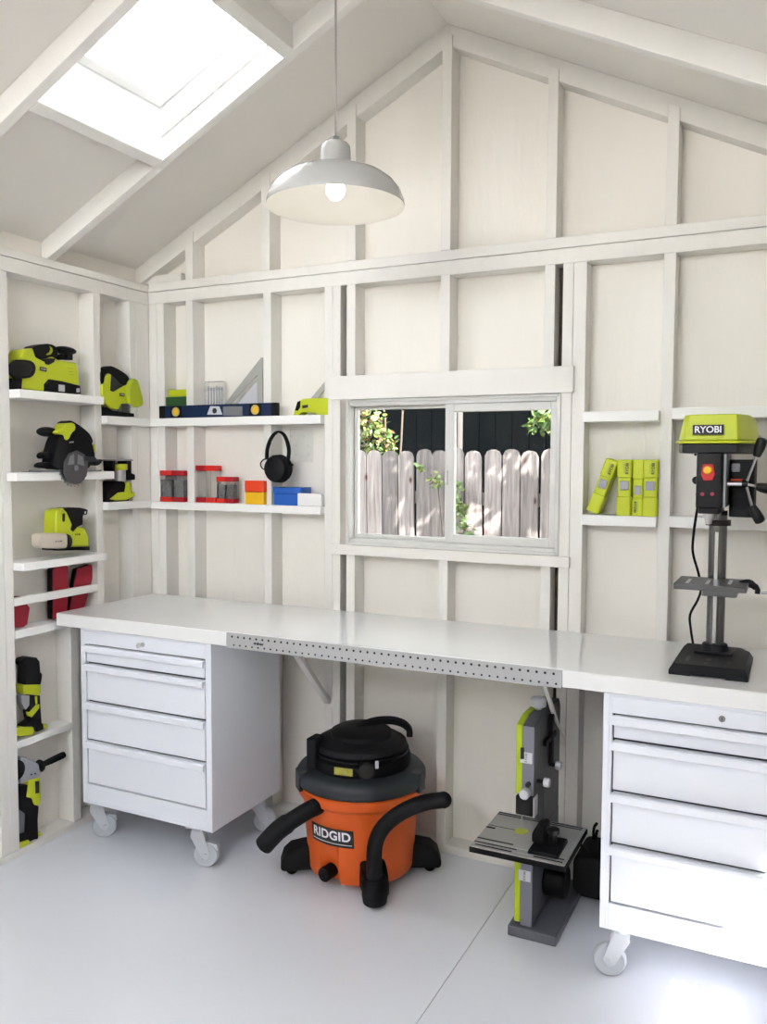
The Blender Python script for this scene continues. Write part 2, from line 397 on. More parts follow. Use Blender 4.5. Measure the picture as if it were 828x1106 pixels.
# left wall -----------------------------------------------------------
b = MB(); b.box(-.105, -.085, YF, .085, 0, zc(-.085) + .02)
wl = structure(b.build('wall_left', 'panel', smooth=False), 'left wall of white painted boards between studs'); wl['_o'] = (0, 0, 0)
for y0, y1 in ((-.863, -.820), (-.819, -.778), (-.342, -.304), (-.125, -.0865), (-.0855, -.0005), (-1.29, -1.25), (-1.70, -1.66), (-2.11, -2.07), (-2.52, -2.48), (-2.93, -2.89), (-3.34, -3.30), (-3.75, -3.71), (-4.16, -4.12)):
    MB().box(-.085, 0, y0, y1, .032, 2.272).build('stud', 'stud', wl, bevel=.002)
MB().box(-.085, 0, -.500, -.458, .032, .862).build('divider_board', 'stud', wl, bevel=.002)
MB().box(-.085, .0, YF, -.0, 2.272, 2.327).build('top_plate', 'stud', wl, bevel=.002)
MB().box(-.085, .0, YF, -.0, 2.329, 2.361).build('top_plate', 'stud', wl, bevel=.002)
MB().box(-.085, 0, YF, 0, 0, .030).build('bottom_plate', 'stud', wl, bevel=.002)

# right and front walls, with a hatch and gable window added for light
DY0, DY1 = -1.55, -.78
b = MB(); b.box(XR + .085, XR + .105, DY1, .085, 0, zc(XR + .085)); b.box(XR + .085, XR + .105, YF, DY0, 0, zc(XR + .085)); b.box(XR + .085, XR + .105, DY0, DY1, 1.09, zc(XR + .085)); b.box(XR + .085, XR + .105, DY0, DY1, 0, .26)
wr = structure(b.build('wall_right', 'panel', smooth=False), 'right wall with a low open hatch added to let in the sun patch'); wr['_o'] = (0, 0, 0)
for y0 in (-.0425, -.45, -.82, -1.99, -2.4, -2.8, -3.2, -3.6, -4.0): MB().box(XR, XR + SD, y0, y0 + .04, 0, 2.276).build('stud', 'stud', wr, bevel=.002)
MB().box(XR, XR + SD, YF, -.0, 2.276, 2.37).build('top_plate', 'stud', wr, bevel=.002)
b = MB()
b.prism([(XL, 0), (.35, 0), (.35, zc(.35)), (XL, zc(XL))], 'y', YF - .02, YF)
b.prism([(2.6, 0), (XRr, 0), (XRr, zc(XRr)), (2.6, zc(2.6))], 'y', YF - .02, YF)
b.prism([(.35, zc(.35) - .10), (RX, ZR - .10), (2.6, zc(2.6) - .10), (2.6, zc(2.6)), (RX, ZR), (.35, zc(.35))], 'y', YF - .02, YF); b.box(.35, 2.6, YF - .02, YF, 0, 2.30)
wf = structure(b.build('wall_front', 'panel', smooth=False), 'front wall with a wide gable opening added for light behind the camera')

# ceiling and roof ----------------------------------------------------
HX0, HX1, HY0, HY1 = .548, 1.080, -1.112, -.545
def slab(b, x0, x1, y0, y1, d0, d1):
    """a board lying in the roof slope, d measured straight down from the ceiling plane"""
    return b.prism([(x0, zc(x0) - d0), (x1, zc(x1) - d0), (x1, zc(x1) - d1), (x0, zc(x0) - d1)], 'y', y0, y1)
YB, YE = YF - .35, .35
b = MB()
slab(b, -.45, HX0, YB, YE, -.022, 0); slab(b, HX1, RX, YB, YE, -.022, 0)
slab(b, HX0, HX1, YB, -3.90, -.022, 0); slab(b, HX0, HX1, -2.80, HY0, -.022, 0); slab(b, HX0, HX1, HY1, YE, -.022, 0)
slab(b, RX, 1.75, YB, YE, -.022, 0); slab(b, 2.45, 3.62, YB, YE, -.022, 0); slab(b, 1.75, 2.45, YB, -3.90, -.022, 0); slab(b, 1.75, 2.45, -2.80, YE, -.022, 0)  # right eave extended out of view to bound the sun patch
ce = structure(b.build('ceiling', 'ceil', smooth=False), 'vaulted white painted ceiling boards, tinted warm to stand in for warm light'); ce['_o'] = (0, 0, 0)
D = .084
for yy in (-.535, -1.152, -1.765, -2.38, -2.995, -3.61, -4.22):
    slab(MB(), -.085, RX, yy, yy + .04, 0, D).build('rafter', 'rafter', ce, bevel=.002)
    slab(MB(), RX, XR + .085, yy, yy + .04, 0, D).build('rafter', 'rafter', ce, bevel=.002)
slab(MB(), .508, .548, -1.111, -.536, 0, D).build('skylight_header', 'rafter', ce, bevel=.002)
slab(MB(), 1.080, 1.120, -1.111, -.536, 0, D).build('skylight_header', 'rafter', ce, bevel=.002)
# skylights: a pair added behind the camera for top light, then the visible one
s3 = MB(); slab(s3, 1.73, 2.47, -3.92, -2.78, -.05, -.023); structure(s3.build('added_skylight_right', 'dome', smooth=False), 'skylight added for extra light in the right roof slope behind the camera')
s4 = MB(); slab(s4, HX0 - .02, HX1 + .02, -3.92, -2.78, -.05, -.023); structure(s4.build('added_skylight_left', 'dome', smooth=False), 'skylight added for extra light in the left roof slope behind the camera')
sk = structure(thing('window_2', (.81, -.83, zc(.81))), 'square skylight in the left roof slope')
b = MB()
e = .02
slab(b, HX0 - e, HX0 - .006, HY0 - e, HY1 + e, -.16, -.026); slab(b, HX1 + .006, HX1 + e, HY0 - e, HY1 + e, -.16, -.026)
slab(b, HX0 - .006, HX1 + .006, HY0 - e, HY0 - .006, -.16, -.026); slab(b, HX0 - .006, HX1 + .006, HY1 + .006, HY1 + e, -.16, -.026)
b.build('curb', 'shelf', sk)
b = MB(); q = .03
slab(b, HX0, HX0 + q, HY0, HY1, -.135, -.105); slab(b, HX1 - q, HX1, HY0, HY1, -.135, -.105)
slab(b, HX0 + q, HX1 - q, HY0, HY0 + q, -.135, -.105); slab(b, HX0 + q, HX1 - q, HY1 - q, HY1, -.135, -.105)
b.build('window_frame', 'shelf', sk)
b = MB(); slab(b, HX0 - e, HX1 + e, HY0 - e, HY1 + e, -.166, -.161)
b.build('skylight_pane', 'dome', sk, smooth=False)

# shelves -------------------------------------------------------------
def shelf(name, boxes, loc, label, group=None):
    b = MB()
    for bx in boxes: b.box(*bx)
    return solo(b, name, 'shelf', loc, label, 'shelf', group, bevel=.002)
def back_shelf(x0, x1, z0, z1, gaps, label, group):
    bx = [(x0, x1, -.030, -.001, z0, z1)]; xs = x0
    for g0, g1 in gaps:
        if g0 > xs: bx.append((xs, g0 - .001, -.001, .084, z0, z1))
        xs = g1 + .001
    if xs < x1: bx.append((xs, x1, -.001, .084, z0, z1))
    return shelf('wall_shelf', bx, ((x0 + x1) / 2, 0, z0), label, group)
gp = [(0, .088), (.213, .253), (.629, .669)]
back_shelf(.0, .931, 1.716, 1.752, gp, 'long white wall shelf left of the window carrying the blue spirit level', 'long shelves left of the window')
back_shelf(.0, .931, 1.338, 1.372, gp, 'long white wall shelf left of the window under the earmuffs, carrying the red jars', 'long shelves left of the window')
def left_shelf(y0, y1, x1, z0, z1, label, x0=-.084, extra=None):
    return shelf('wall_shelf', [(x0, x1, y0, y1, z0, z1)] + (extra or []), (-.02, (y0 + y1) / 2, z0), label, 'shelves between the left wall studs')
left_shelf(-.777, -.343, .055, 1.796, 1.829, 'white shelf in the left wall under the belt sander')
shelf('wall_shelf', [(-.084, .0005, -.777, -.343, 1.480, 1.513), (.0005, .055, -.80, -.290, 1.480, 1.513)], (-.02, -.56, 1.48), 'white shelf in the left wall under the black circular saw', 'shelves between the left wall studs')
left_shelf(-.777, -.343, .055, 1.134, 1.165, 'white shelf in the left wall under the palm sander with its dust bag')
left_shelf(-.777, -.459, .0, .866, .898, 'white shelf beside the left end of the worktop, under the red blocks')
MB_ = MB(); MB_.box(-.020, .002, -.777, -.343, .995, 1.026)
solo(MB_, 'shelf_rail', 'shelf', (-.01, -.56, .995), 'thin white retaining rail across the red blocks on the left wall', 'rail', bevel=.002)
left_shelf(-.777, -.501, .004, .434, .462, 'low white shelf in the left wall under the upright multi-tool')
for z0, z1, t in ((1.716, 1.752, 'white corner shelf in the left wall under the lime jigsaw'), (1.344, 1.378, 'white corner shelf in the left wall under the upturned trim router')):
    shelf('wall_shelf', [(-.084, .0005, -.303, -.126, z0, z1), (.0005, .030, -.303, -.031, z0, z1)], (-.02, -.17, z0), t, 'shelves between the left wall studs')
back_shelf(2.011, 2.271, 1.705, 1.741, [], 'empty white upper shelf between studs right of the window', 'shelves right of the window')
back_shelf(2.011, 2.271, 1.337, 1.3735, [], 'white shelf right of the window under the four lime cases', 'shelves right of the window')
back_shelf(2.313, 2.679, 1.710, 1.7475, [], 'empty white upper shelf behind the top of the drill press', 'shelves right of the window')
back_shelf(2.313, 2.679, 1.339, 1.377, [], 'empty white lower shelf behind the drill press column', 'shelves right of the window')

# workbench -----------------------------------------------------------
wk = thing('workbench', (1.48, -.3, .885), 'long glossy white worktop running across both rolling cabinets with a perforated steel edge', 'workbench')
b = MB(); b.prism([(.012, -.001), (.012, -.584), (.857, -.584), (.857, -.572), (2.091, -.572), (2.091, -.584), (2.925, -.584), (2.925, -.001)], 'z', .918, .940); b.box(.0115, .8575, -.5848, -.556, .8875, .9385); b.box(2.0905, 2.925, -.5848, -.556, .8875, .9385); b.box(.0118, .857, -.556, -.001, .888, .9175); b.box(2.091, 2.925, -.556, -.001, .888, .9175)
b.build('worktop', 'bench', wk, bevel=.003)
b = MB(); b.box(.859, 2.090, -.584, -.5725, .884, .9385); b.box(.859, 2.090, -.5725, -.545, .884, .887)
b.cur = 1
n = 46
for i in range(n):
    x = .885 + i * (2.065 - .885) / (n - 1)
    b.cyl((x, -.5848, .926), (x, -.5838, .926), .0042, n=8)
    if i % 1 == 0: b.cyl((x + .008, -.5848, .896), (x + .008, -.5838, .896), .0036, n=8)
text_at(b, 'gladiator', .012, (1.00, -.5848, .9105), bold=.0006)
rl = b.build('perforated_rail', ['rail', 'textk'], wk)
rl['label'] = 'grey perforated steel edge rail with a small printed mark'
MB().bar((.952, -.004, .545), (.952, -.335, .884), .018, .030, up=(1, 0, 0)).build('knee_brace', 'stud', wk, bevel=.001)
MB().bar((1.951, -.002, .529), (2.005, -.487, .884), .011, .014, up=(1, 0, 0)).build('knee_brace', 'stud', wk, bevel=.001)

# rolling cabinets ------------------------------------------------------
def caster(par, x, y, yaw, brake):
    c, s = math.cos(yaw), math.sin(yaw)
    def T(v): return (x + v[0] * c - v[1] * s, y + v[0] * s + v[1] * c, v[2])
    b = MB(); b.box(-.040, .040, -.032, .032, .158, .166)
    b.cyl((0, 0, .142), (0, 0, .158), .024)
    for sy in (-1, 1):
        b.prism([(-.020, .150), (.022, .150), (.052, .052), (.036, .030), (.018, .040), (-.026, .120)], 'y', sy * .0175 - .0015, sy * .0175 + .0015)
    b.box(-.022, .024, -.019, .019, .138, .143)
    b.cyl((.033, -.024, .050), (.033, .024, .050), .008, n=10)
    if brake: b.prism([(.045, .100), (.078, .092), (.082, .070), (.074, .066), (.066, .082), (.044, .086)], 'y', -.014, .014)
    b.v = [T(v) for v in b.v]
    k = b.build('caster', 'lgreyc', par, bevel=.001)
    w = MB(); w.lathe([(.020, -.014), (.036, -.012), (.044, -.016), (.0495, -.010), (.0505, 0), (.0495, .010), (.044, .016), (.036, .012), (.020, .014)], (.033, 0, .0505), axis='y', n=36)
    w.v = [T(v) for v in w.v]
    k['_o'] = par['_o']
    w.build('wheel', 'wheelg', k)
M['lgreyc'] = mat('zinc_plated_steel', (.60, .62, .66), .4, metal=.25)
M['wheelg'] = mat('grey_caster_tyre', (.50, .53, .57), .5)
def cabinet(x0, label, key, open_=0):
    x1 = x0 + .651; yf, yb = -.568, -.105
    t = thing('rolling_cabinet', (x0 + .325, -.33, 0), label, 'rolling cabinet', 'rolling drawer cabinets under the worktop')
    b = MB()
    b.box(x0, x0 + .018, yf, yb, .168, .886); b.box(x1 - .018, x1, yf, yb, .168, .886)
    b.box(x0 + .018, x1 - .018, yb - .012, yb, .168, .886)
    b.box(x0 + .018, x1 - .018, yf, yb - .012, .168, .180); b.box(x0 + .018, x1 - .018, yf, yb - .012, .874, .886)
    a0, a1 = x0 + .026, x1 - .026
    b.box(x0 + .018, a0, yf, yf + .03, .180, .874); b.box(a1, x1 - .018, yf, yf + .03, .180, .874)
    b.box(a0, a1, yf, yf + .03, .180, .249); b.box(a0, a1, yf, yf + .03, .825, .874)
    b.cyl((x1 - .012, yf + .02, .80), (x1 + .001, yf + .02, .80), .003, n=8)
    b.build('body', 'cab', t, bevel=.003)
    MB().box(a0, a1, yf + .018, yf + .03, .249, .825).build('inner_shadow_panel', 'cabdark', t)  # dark panel standing in for the shade behind the drawers
    for z0, z1 in ((.250, .431), (.431, .591), (.591, .747), (.747, .823)):
        d = MB(); d.box(a0 + .005, a1 - .005, yf + .002, yf + .017, z0 + .005, z1 - .004)
        dd = sub(d.build('drawer', 'cab', t, bevel=.0015), t['_o'])
        h = MB(); zz = z1 - .003
        h.prism([(yf + .002, zz), (yf - .014, zz), (yf - .018, zz - .004), (yf - .018, zz - .024), (yf - .015, zz - .026), (yf - .013, zz - .024), (yf - .013, zz - .007), (yf + .002, zz - .005)], 'x', a0 + .001, a1 - .001)
        h.build('handle', 'cab', dd)
    b = MB(); lx = x0 + .326
    b.cyl((lx, yf - .004, .850), (lx, yf, .850), .009, n=20)
    lk = sub(b.build('lock', 'steel' if key else 'grey', t), t['_o'])
    if key:
        k = MB(); k.box(lx - .001, lx + .001, yf - .022, yf - .004, .846, .853); k.lathe([(.001, -.0015), (.010, -.0015), (.010, .0015), (.001, .0015)], (lx, yf - .026, .851), axis='x', n=16)
        k.build('key', 'steel', lk)
    else:
        MB().box(lx - .001, lx + .001, yf - .0048, yf - .004, .845, .855).build('keyhole', 'textk', lk)
    return t
c1 = cabinet(.126, 'white metal rolling drawer cabinet with a key in its lock, left under the worktop', True)
for x, y, a, br in ((.140, -.512, .75, True), (.672, -.52, .35, True), (.147, -.17, .9, False), (.700, -.165, .5, False)): caster(c1, x, y, a, br)
c2 = cabinet(2.212, 'white metal drawer cabinet without key in its lock, sunlit, right under the worktop', False)
for x, y, a, br in ((2.268, -.512, PI + .15, False), (2.80, -.515, .3, True), (2.24, -.17, .6, False), (2.80, -.17, .6, False)): caster(c2, x, y, a, br)

# pendant lamp ------------------------------------------------------------
L0 = (1.462, -.85, 2.31)
lp = thing('pendant_lamp', L0, 'white enamel barn style pendant lamp hanging lit below the ridge', 'lamp')
pr = [(.203, 0), (.2035, .004), (.200, .020), (.190, .044), (.172, .066), (.146, .085), (.110, .099), (.070, .108), (.050, .112), (.045, .116), (.044, .160), (.042, .172), (.036, .180), (.022, .187), (.012, .190)]
b = MB(); b.lathe(pr, L0, n=64, close=False)
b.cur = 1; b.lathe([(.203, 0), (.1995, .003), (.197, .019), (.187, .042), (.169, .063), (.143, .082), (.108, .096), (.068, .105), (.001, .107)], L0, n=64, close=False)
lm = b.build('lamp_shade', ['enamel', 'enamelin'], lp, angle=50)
MB().cyl((L0[0], L0[1], L0[2] + .188), (L0[0], L0[1], zc(1.465) - .01), .0032, n=8).build('cord', 'cord', lp)
MB().lathe([(.001, .205), (.010, .200), (.012, .188), (.010, .186)], L0, n=16).build('cord_grip', 'grey', lp)
b = MB(); b.ball((L0[0], L0[1], L0[2] + .048), .029, .029, .031, n=20); b.cyl((L0[0], L0[1], L0[2] + .070), (L0[0], L0[1], L0[2] + .100), .014)
b.build('light_bulb', 'bulb', lp)

M['redd2'] = mat('crimson_pad', (.36, .010, .030), .5, bump=.1)
M['darkgreen'] = mat('dark_green_plastic', (.03, .10, .03), .4)
M['squarem'] = mat('satin_aluminium', (.46, .46, .43), .45, metal=.4)
M['guardm'] = mat('dull_saw_guard', (.09, .09, .095), .4, metal=.4)
M['tablem'] = mat('ground_cast_iron', (.12, .12, .125), .35, metal=.5)
M['reddk'] = mat('crimson_plastic', (.42, .006, .016), .35); M['redbr'] = mat('bright_red_plastic', (.72, .02, .014), .35)  # deeper red of the crimson jar lids and bases
M['latchm'] = mat('grey_latch_plastic', (.36, .35, .40), .4)
M['colm'] = mat('polished_grey_column', (.16, .16, .165), .22, metal=.85)
M['magenta'] = mat('dull_pink_button', (.45, .05, .10), .4)
M['olive'] = mat('yellow_black_label', (.34, .32, .05), .5, var=.6, vscale=60)
M['grey2'] = mat('mid_grey_painted_base', (.12, .125, .145), .45)
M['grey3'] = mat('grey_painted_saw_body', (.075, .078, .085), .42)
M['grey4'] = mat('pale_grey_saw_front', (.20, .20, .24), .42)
# ------------------------------------------------------------------ power tools on the left wall
def off(pts, du=0, dv=0): return [(a + du, b + dv) for a, b in pts]
def label_plate(par, txt, c, w, h, face, size, rot=0.0, name='label', fg='textw', bgm='textk', thick=.0012, bold=.0):
    b = MB()
    cr, sr = math.cos(rot), math.sin(rot)
    q = [(i * w / 2 * cr - j * h / 2 * sr, i * w / 2 * sr + j * h / 2 * cr) for i, j in ((-1, -1), (1, -1), (1, 1), (-1, 1))]
    if face == 'y': b.prism([(c[0] + a, c[2] + d) for a, d in q], 'y', c[1] - thick, c[1])
    else: b.prism([(c[1] + a, c[2] + d) for a, d in q], 'x', c[0], c[0] + thick)
    b.cur = 1
    cc = (c[0], c[1] - thick, c[2]) if face == 'y' else (c[0] + thick, c[1], c[2])
    text_at(b, txt, size, cc, face, bold=bold, rot=rot, ext=.0003)
    return b.build(name, [bgm, fg], par, smooth=False)

# belt sander ---------------------------------------------------------
Z1_ = 1.829
bs = thing('belt_sander', (0, -.58, Z1_), 'lime and black belt sander on the top left wall shelf', 'power tool', 'cordless and corded tools on the left wall')
MB().prism([(-0.73,1.837),(-0.727,1.949),(-0.7,1.99),(-0.663,1.999),(-0.649,1.965),(-0.605,1.952),(-0.564,1.977),(-0.533,1.965),(-0.44,1.966),(-0.428,1.931),(-0.428,1.844),(-0.611,1.834)], 'x', -0.0850, 0.0000, zmin=Z1_ + .004).build('body', 'lime', bs, bevel=.006, seg=3)
MB().prism([(-0.657,2.004),(-0.584,2.028),(-0.536,2.028),(-0.519,2.009),(-0.521,1.974),(-0.555,1.98),(-0.576,1.968),(-0.604,1.961),(-0.641,1.965)], 'x', -0.0750, -0.0180, smooth=1).build('rear_handle', 'black', bs, bevel=.004)
b = MB(); k = [(-0.465,2.014),(-0.411,2.02),(-0.465,2.031)]
b.ball((-.038, k[0][0], k[0][1]), .034, k[1][0] - k[0][0], k[2][1] - k[0][1], n=24)
b.prism([(-0.46,2.012),(-0.433,2.015),(-0.434,1.978),(-0.461,1.977)], 'x', -0.0520, -0.0280); b.prism([(-0.514,1.993),(-0.493,1.996),(-0.477,1.975),(-0.504,1.972)], 'x', -0.0600, -0.0220)
b.build('front_knob', 'black', bs)
b = MB(); b.prism([(-0.777,1.941),(-0.693,1.95),(-0.667,1.939),(-0.661,1.919),(-0.67,1.892),(-0.697,1.877),(-0.779,1.87)], 'x', -0.0040, 0.0130, smooth=1)
b.cur = 1; b.prism([(-0.779,1.929),(-0.707,1.938),(-0.687,1.927),(-0.684,1.915),(-0.691,1.898),(-0.711,1.886),(-0.781,1.88)], 'x', 0.0131, 0.0160, smooth=1)
b.build('motor_cap', ['black', 'gloss'], bs, bevel=.002)
MB().prism([(-0.77,1.872),(-0.717,1.875),(-0.723,1.832),(-0.771,1.828)], 'x', -0.0700, 0.0020, zmin=Z1_ + .001).build('rear_foot', 'rubber', bs, bevel=.002)
b = MB(); b.prism([(-0.613,1.862),(-0.591,1.884),(-0.53,1.882),(-0.429,1.871),(-0.426,1.836),(-0.614,1.822)], 'x', -0.0840, 0.0080, zmin=Z1_)
b.build('belt_housing', 'black', bs, bevel=.003)
b = MB(); b.prism([(-0.546,1.866),(-0.516,1.866),(-0.517,1.839),(-0.547,1.839)], 'x', 0.0080, 0.0120, zmin=Z1_ + .002); b.build('belt_lever', 'knob', bs, bevel=.001); b = MB(); b.prism([(-0.452,1.858),(-0.435,1.86),(-0.436,1.843),(-0.452,1.842)], 'x', 0.0080, 0.0110, zmin=Z1_ + .002)
b.build('tracking_knob', 'knob', bs, bevel=.001)
MB().prism([(-0.608,1.961),(-0.578,1.969),(-0.553,1.97),(-0.56,1.955),(-0.586,1.941),(-0.604,1.942)], 'x', -.03, .0035).build('trigger', 'gloss', bs, bevel=.002)
MB().prism([(-0.568,2.019),(-0.556,2.013),(-0.553,2.001),(-0.562,1.987),(-0.579,1.981),(-0.586,1.983),(-0.569,1.995),(-0.563,2.007)], 'x', -.012, -.0155).build('handle_trim', 'limed', bs)
k = [(-0.615,1.921),(-0.592,1.912),(-0.637,1.929),(-0.474,1.939),(-0.475,1.906)]
label_plate(bs, 'RYOBI', (.0002, k[0][0], k[0][1]), .034, .016, 'x', .0085, rot=-.05)
b = MB()
for dy, dz in ((0, 0), (.004, -.014), (.008, -.026)): b.rbox(.0000, .0015, k[3][0] - .012 + dy, k[3][0] + .010 + dy, k[3][1] - .002 + dz, k[3][1] + .002 + dz, .0015, axis='x')
b.build('vent_slot', 'limed', bs)

# jigsaw ----------------------------------------------------------------
Z2_ = 1.752
js = thing('jigsaw', (0, -.22, Z2_), 'lime jigsaw with black top handle on the upper left corner shelf', 'power tool', 'cordless and corded tools on the left wall')
MB().prism([(-0.308,1.884),(-0.291,1.89),(-0.286,1.925),(-0.267,1.937),(-0.251,1.933),(-0.259,1.863),(-0.236,1.859),(-0.2,1.877),(-0.136,1.906),(-0.137,1.814),(-0.192,1.811),(-0.215,1.782),(-0.259,1.786),(-0.293,1.808),(-0.299,1.832),(-0.309,1.838)], 'x', -.045, .010, zmin=Z2_ + .006).build('body', 'lime', js, bevel=.004)
MB().prism([(-0.16,1.899),(-0.137,1.927),(-0.107,1.923),(-0.093,1.898),(-0.069,1.831),(-0.074,1.808),(-0.112,1.797),(-0.135,1.809),(-0.162,1.815)], 'x', .001, .028, smooth=1, zmin=Z2_ + .006).build('battery', 'limed', js, bevel=.006, seg=3)
MB().prism([(-0.308,1.952),(-0.264,1.969),(-0.24,1.972),(-0.189,1.958),(-0.144,1.939),(-0.135,1.918),(-0.145,1.901),(-0.172,1.891),(-0.221,1.923),(-0.247,1.936),(-0.268,1.938),(-0.286,1.926),(-0.293,1.89),(-0.309,1.887)], 'x', -.030, .006, smooth=1).build('handle', 'black', js, bevel=.004)
b = MB(); b.prism([(-0.24,1.934),(-0.224,1.929),(-0.179,1.909),(-0.157,1.892),(-0.189,1.878),(-0.225,1.86),(-0.249,1.864)], 'x', -.036, .000); b.build('gear_housing', 'dgrey', js, bevel=.002)
k = [(-0.19,1.85),(-0.256,1.901),(-0.192,1.795),(-0.152,1.786)]
label_plate(js, 'RYOBI', (.0102, k[0][0], k[0][1]), .030, .014, 'x', .0075)
MB().prism([(-0.298,1.792),(-0.279,1.79),(-0.244,1.778),(-0.111,1.772),(-0.109,1.757),(-0.299,1.748)], 'x', -.05, .006, zmin=Z2_).build('shoe', 'gloss', js, bevel=.001)
MB().prism([(-0.169,1.812),(-0.121,1.808),(-0.12,1.775),(-0.165,1.775)], 'x', -.012, -.006, zmin=Z2_ + .006).build('blade_guard', 'film', js)
MB().prism([(-0.206,1.81),(-0.183,1.811),(-0.188,1.776),(-0.2,1.775)], 'x', -.008, -.001, zmin=Z2_ + .004).build('blade_clamp', 'grey', js, bevel=.001)

# circular saw -----------------------------------------------------------
Z3_ = 1.513
cs = thing('circular_saw', (.02, -.54, Z3_), 'black circular saw with lime grip, its toothed blade hanging over the shelf front', 'power tool', 'cordless and corded tools on the left wall')
k = [(-0.53,1.529),(-0.529,1.603)]
cy_, cz_, R_ = k[0][0], k[0][1], (k[1][1] - k[0][1]) * 1.05
pts = []
for i in range(24):
    a = 2 * PI * i / 24
    pts += [(cy_ + R_ * .93 * math.cos(a), cz_ + R_ * .93 * math.sin(a)), (cy_ + R_ * math.cos(a + .03), cz_ + R_ * math.sin(a + .03)), (cy_ + R_ * 1.0 * math.cos(a + .12), cz_ + R_ * 1.0 * math.sin(a + .12)), (cy_ + R_ * .91 * math.cos(a + .15), cz_ + R_ * .91 * math.sin(a + .15))]
MB().prism(pts, 'x', .0645, .0665).build('saw_blade', 'steel', cs, smooth=False)
MB().prism([(-0.643,1.532),(-0.636,1.566),(-0.632,1.59),(-0.612,1.644),(-0.593,1.666),(-0.535,1.681),(-0.466,1.665),(-0.43,1.633),(-0.416,1.569),(-0.432,1.552),(-0.459,1.521),(-0.609,1.522)], 'x', .006, .074, smooth=1, zmin=Z3_ + .003).build('upper_guard', 'black', cs, bevel=.004)
pl = [(cy_ + R_ * .84 * math.cos(a), cz_ + R_ * .84 * math.sin(a)) for a in [PI * 1.05 + i * PI * .95 / 20 for i in range(21)]] + [(cy_ + R_ * .88, cz_ + R_ * .35), (cy_ + R_ * .62, cz_ + R_ * .72), (cy_ + R_ * .1, cz_ + R_ * .92), (cy_ - R_ * .45, cz_ + R_ * .75), (cy_ - R_ * .8, cz_ + R_ * .3)]
b = MB(); b.prism(pl, 'x', .0745, .0775); b.cyl((.0775, cy_, cz_), (.082, cy_, cz_), .012); b.prism([(cy_ - R_ * .55, cz_ + R_ * .15), (cy_ - R_ * .1, cz_ + R_ * .2), (cy_ - R_ * .1, cz_ + R_ * .75), (cy_ - R_ * .4, cz_ + R_ * .6)], 'x', .0776, .079); b.prism([(cy_ + R_ * .1, cz_ + R_ * .2), (cy_ + R_ * .6, cz_ + R_ * .1), (cy_ + R_ * .5, cz_ + R_ * .6), (cy_ + R_ * .15, cz_ + R_ * .72)], 'x', .0776, .079)
b.mi = [0 if i < len(pl) + 2 else 1 for i in range(len(b.f))]; b.build('lower_guard', ['guardm', 'grey'], cs, bevel=.001)
b = MB(); b.prism([(-0.744,1.523),(-0.37,1.52),(-0.371,1.514),(-0.744,1.518)], 'x', .056, .060); b.box(-.05, .0635, k[0][0] - .16, k[0][0] + .10, Z3_ + .0005, Z3_ + .003)
b.build('base_plate', 'grey', cs)
k = [(-0.621,1.673),(-0.575,1.675),(-0.62,1.693)]
MB().ball((.02, k[0][0], k[0][1]), .030, k[1][0] - k[0][0], k[2][1] - k[0][1], n=24).build('front_knob', 'black', cs)
MB().prism([(-0.622,1.673),(-0.589,1.686),(-0.573,1.708),(-0.532,1.712),(-0.524,1.686),(-0.548,1.669),(-0.566,1.639),(-0.583,1.644),(-0.587,1.662),(-0.615,1.663)], 'x', .02, .078, smooth=1).build('trigger_grip', 'lime', cs, bevel=.003)
MB().prism([(-0.561,1.712),(-0.534,1.723),(-0.501,1.713),(-0.436,1.679),(-0.411,1.648),(-0.413,1.627),(-0.464,1.65),(-0.519,1.669),(-0.522,1.706),(-0.557,1.707)], 'x', .01, .055, smooth=1).build('rear_handle', 'black', cs, bevel=.003)
b = MB(); b.prism([(-0.62,1.599),(-0.593,1.607),(-0.597,1.57),(-0.615,1.573)], 'x', -.01, .03); b.build('motor_trim', 'lime', cs, bevel=.001); b = MB(); b.prism([(-0.4,1.626),(-0.375,1.628),(-0.371,1.598),(-0.391,1.597)], 'x', .0, .03)
b.build('motor_trim', 'lime', cs, bevel=.001)
b = MB(); b.prism([(-0.66,1.583),(-0.635,1.596),(-0.622,1.583),(-0.636,1.566),(-0.655,1.566)], 'x', .0, .05, smooth=1); b.build('depth_knob', 'black', cs, bevel=.002); b = MB(); b.prism([(-0.673,1.542),(-0.651,1.554),(-0.599,1.551),(-0.6,1.526),(-0.67,1.53)], 'x', .0, .05, smooth=1); b.build('bevel_knob', 'black', cs, bevel=.002); b = MB(); b.prism([(-0.439,1.554),(-0.383,1.567),(-0.371,1.562),(-0.384,1.544),(-0.412,1.536)], 'x', .03, .07, smooth=1)
b.build('guard_tab', 'black', cs, bevel=.002)
b = MB(); b.prism([(-0.482,1.577),(-0.424,1.575),(-0.404,1.557),(-0.459,1.554),(-0.482,1.559)], 'x', .074, .078); b.build('guard_lever', 'dgrey', cs, bevel=.001)
k = [(-0.546,1.633)][0]
b = MB(); text_at(b, 'RYOBI', .008, (.0745, k[0], k[1]), 'x', rot=.1); b.build('lettering', 'textw', cs, smooth=False)

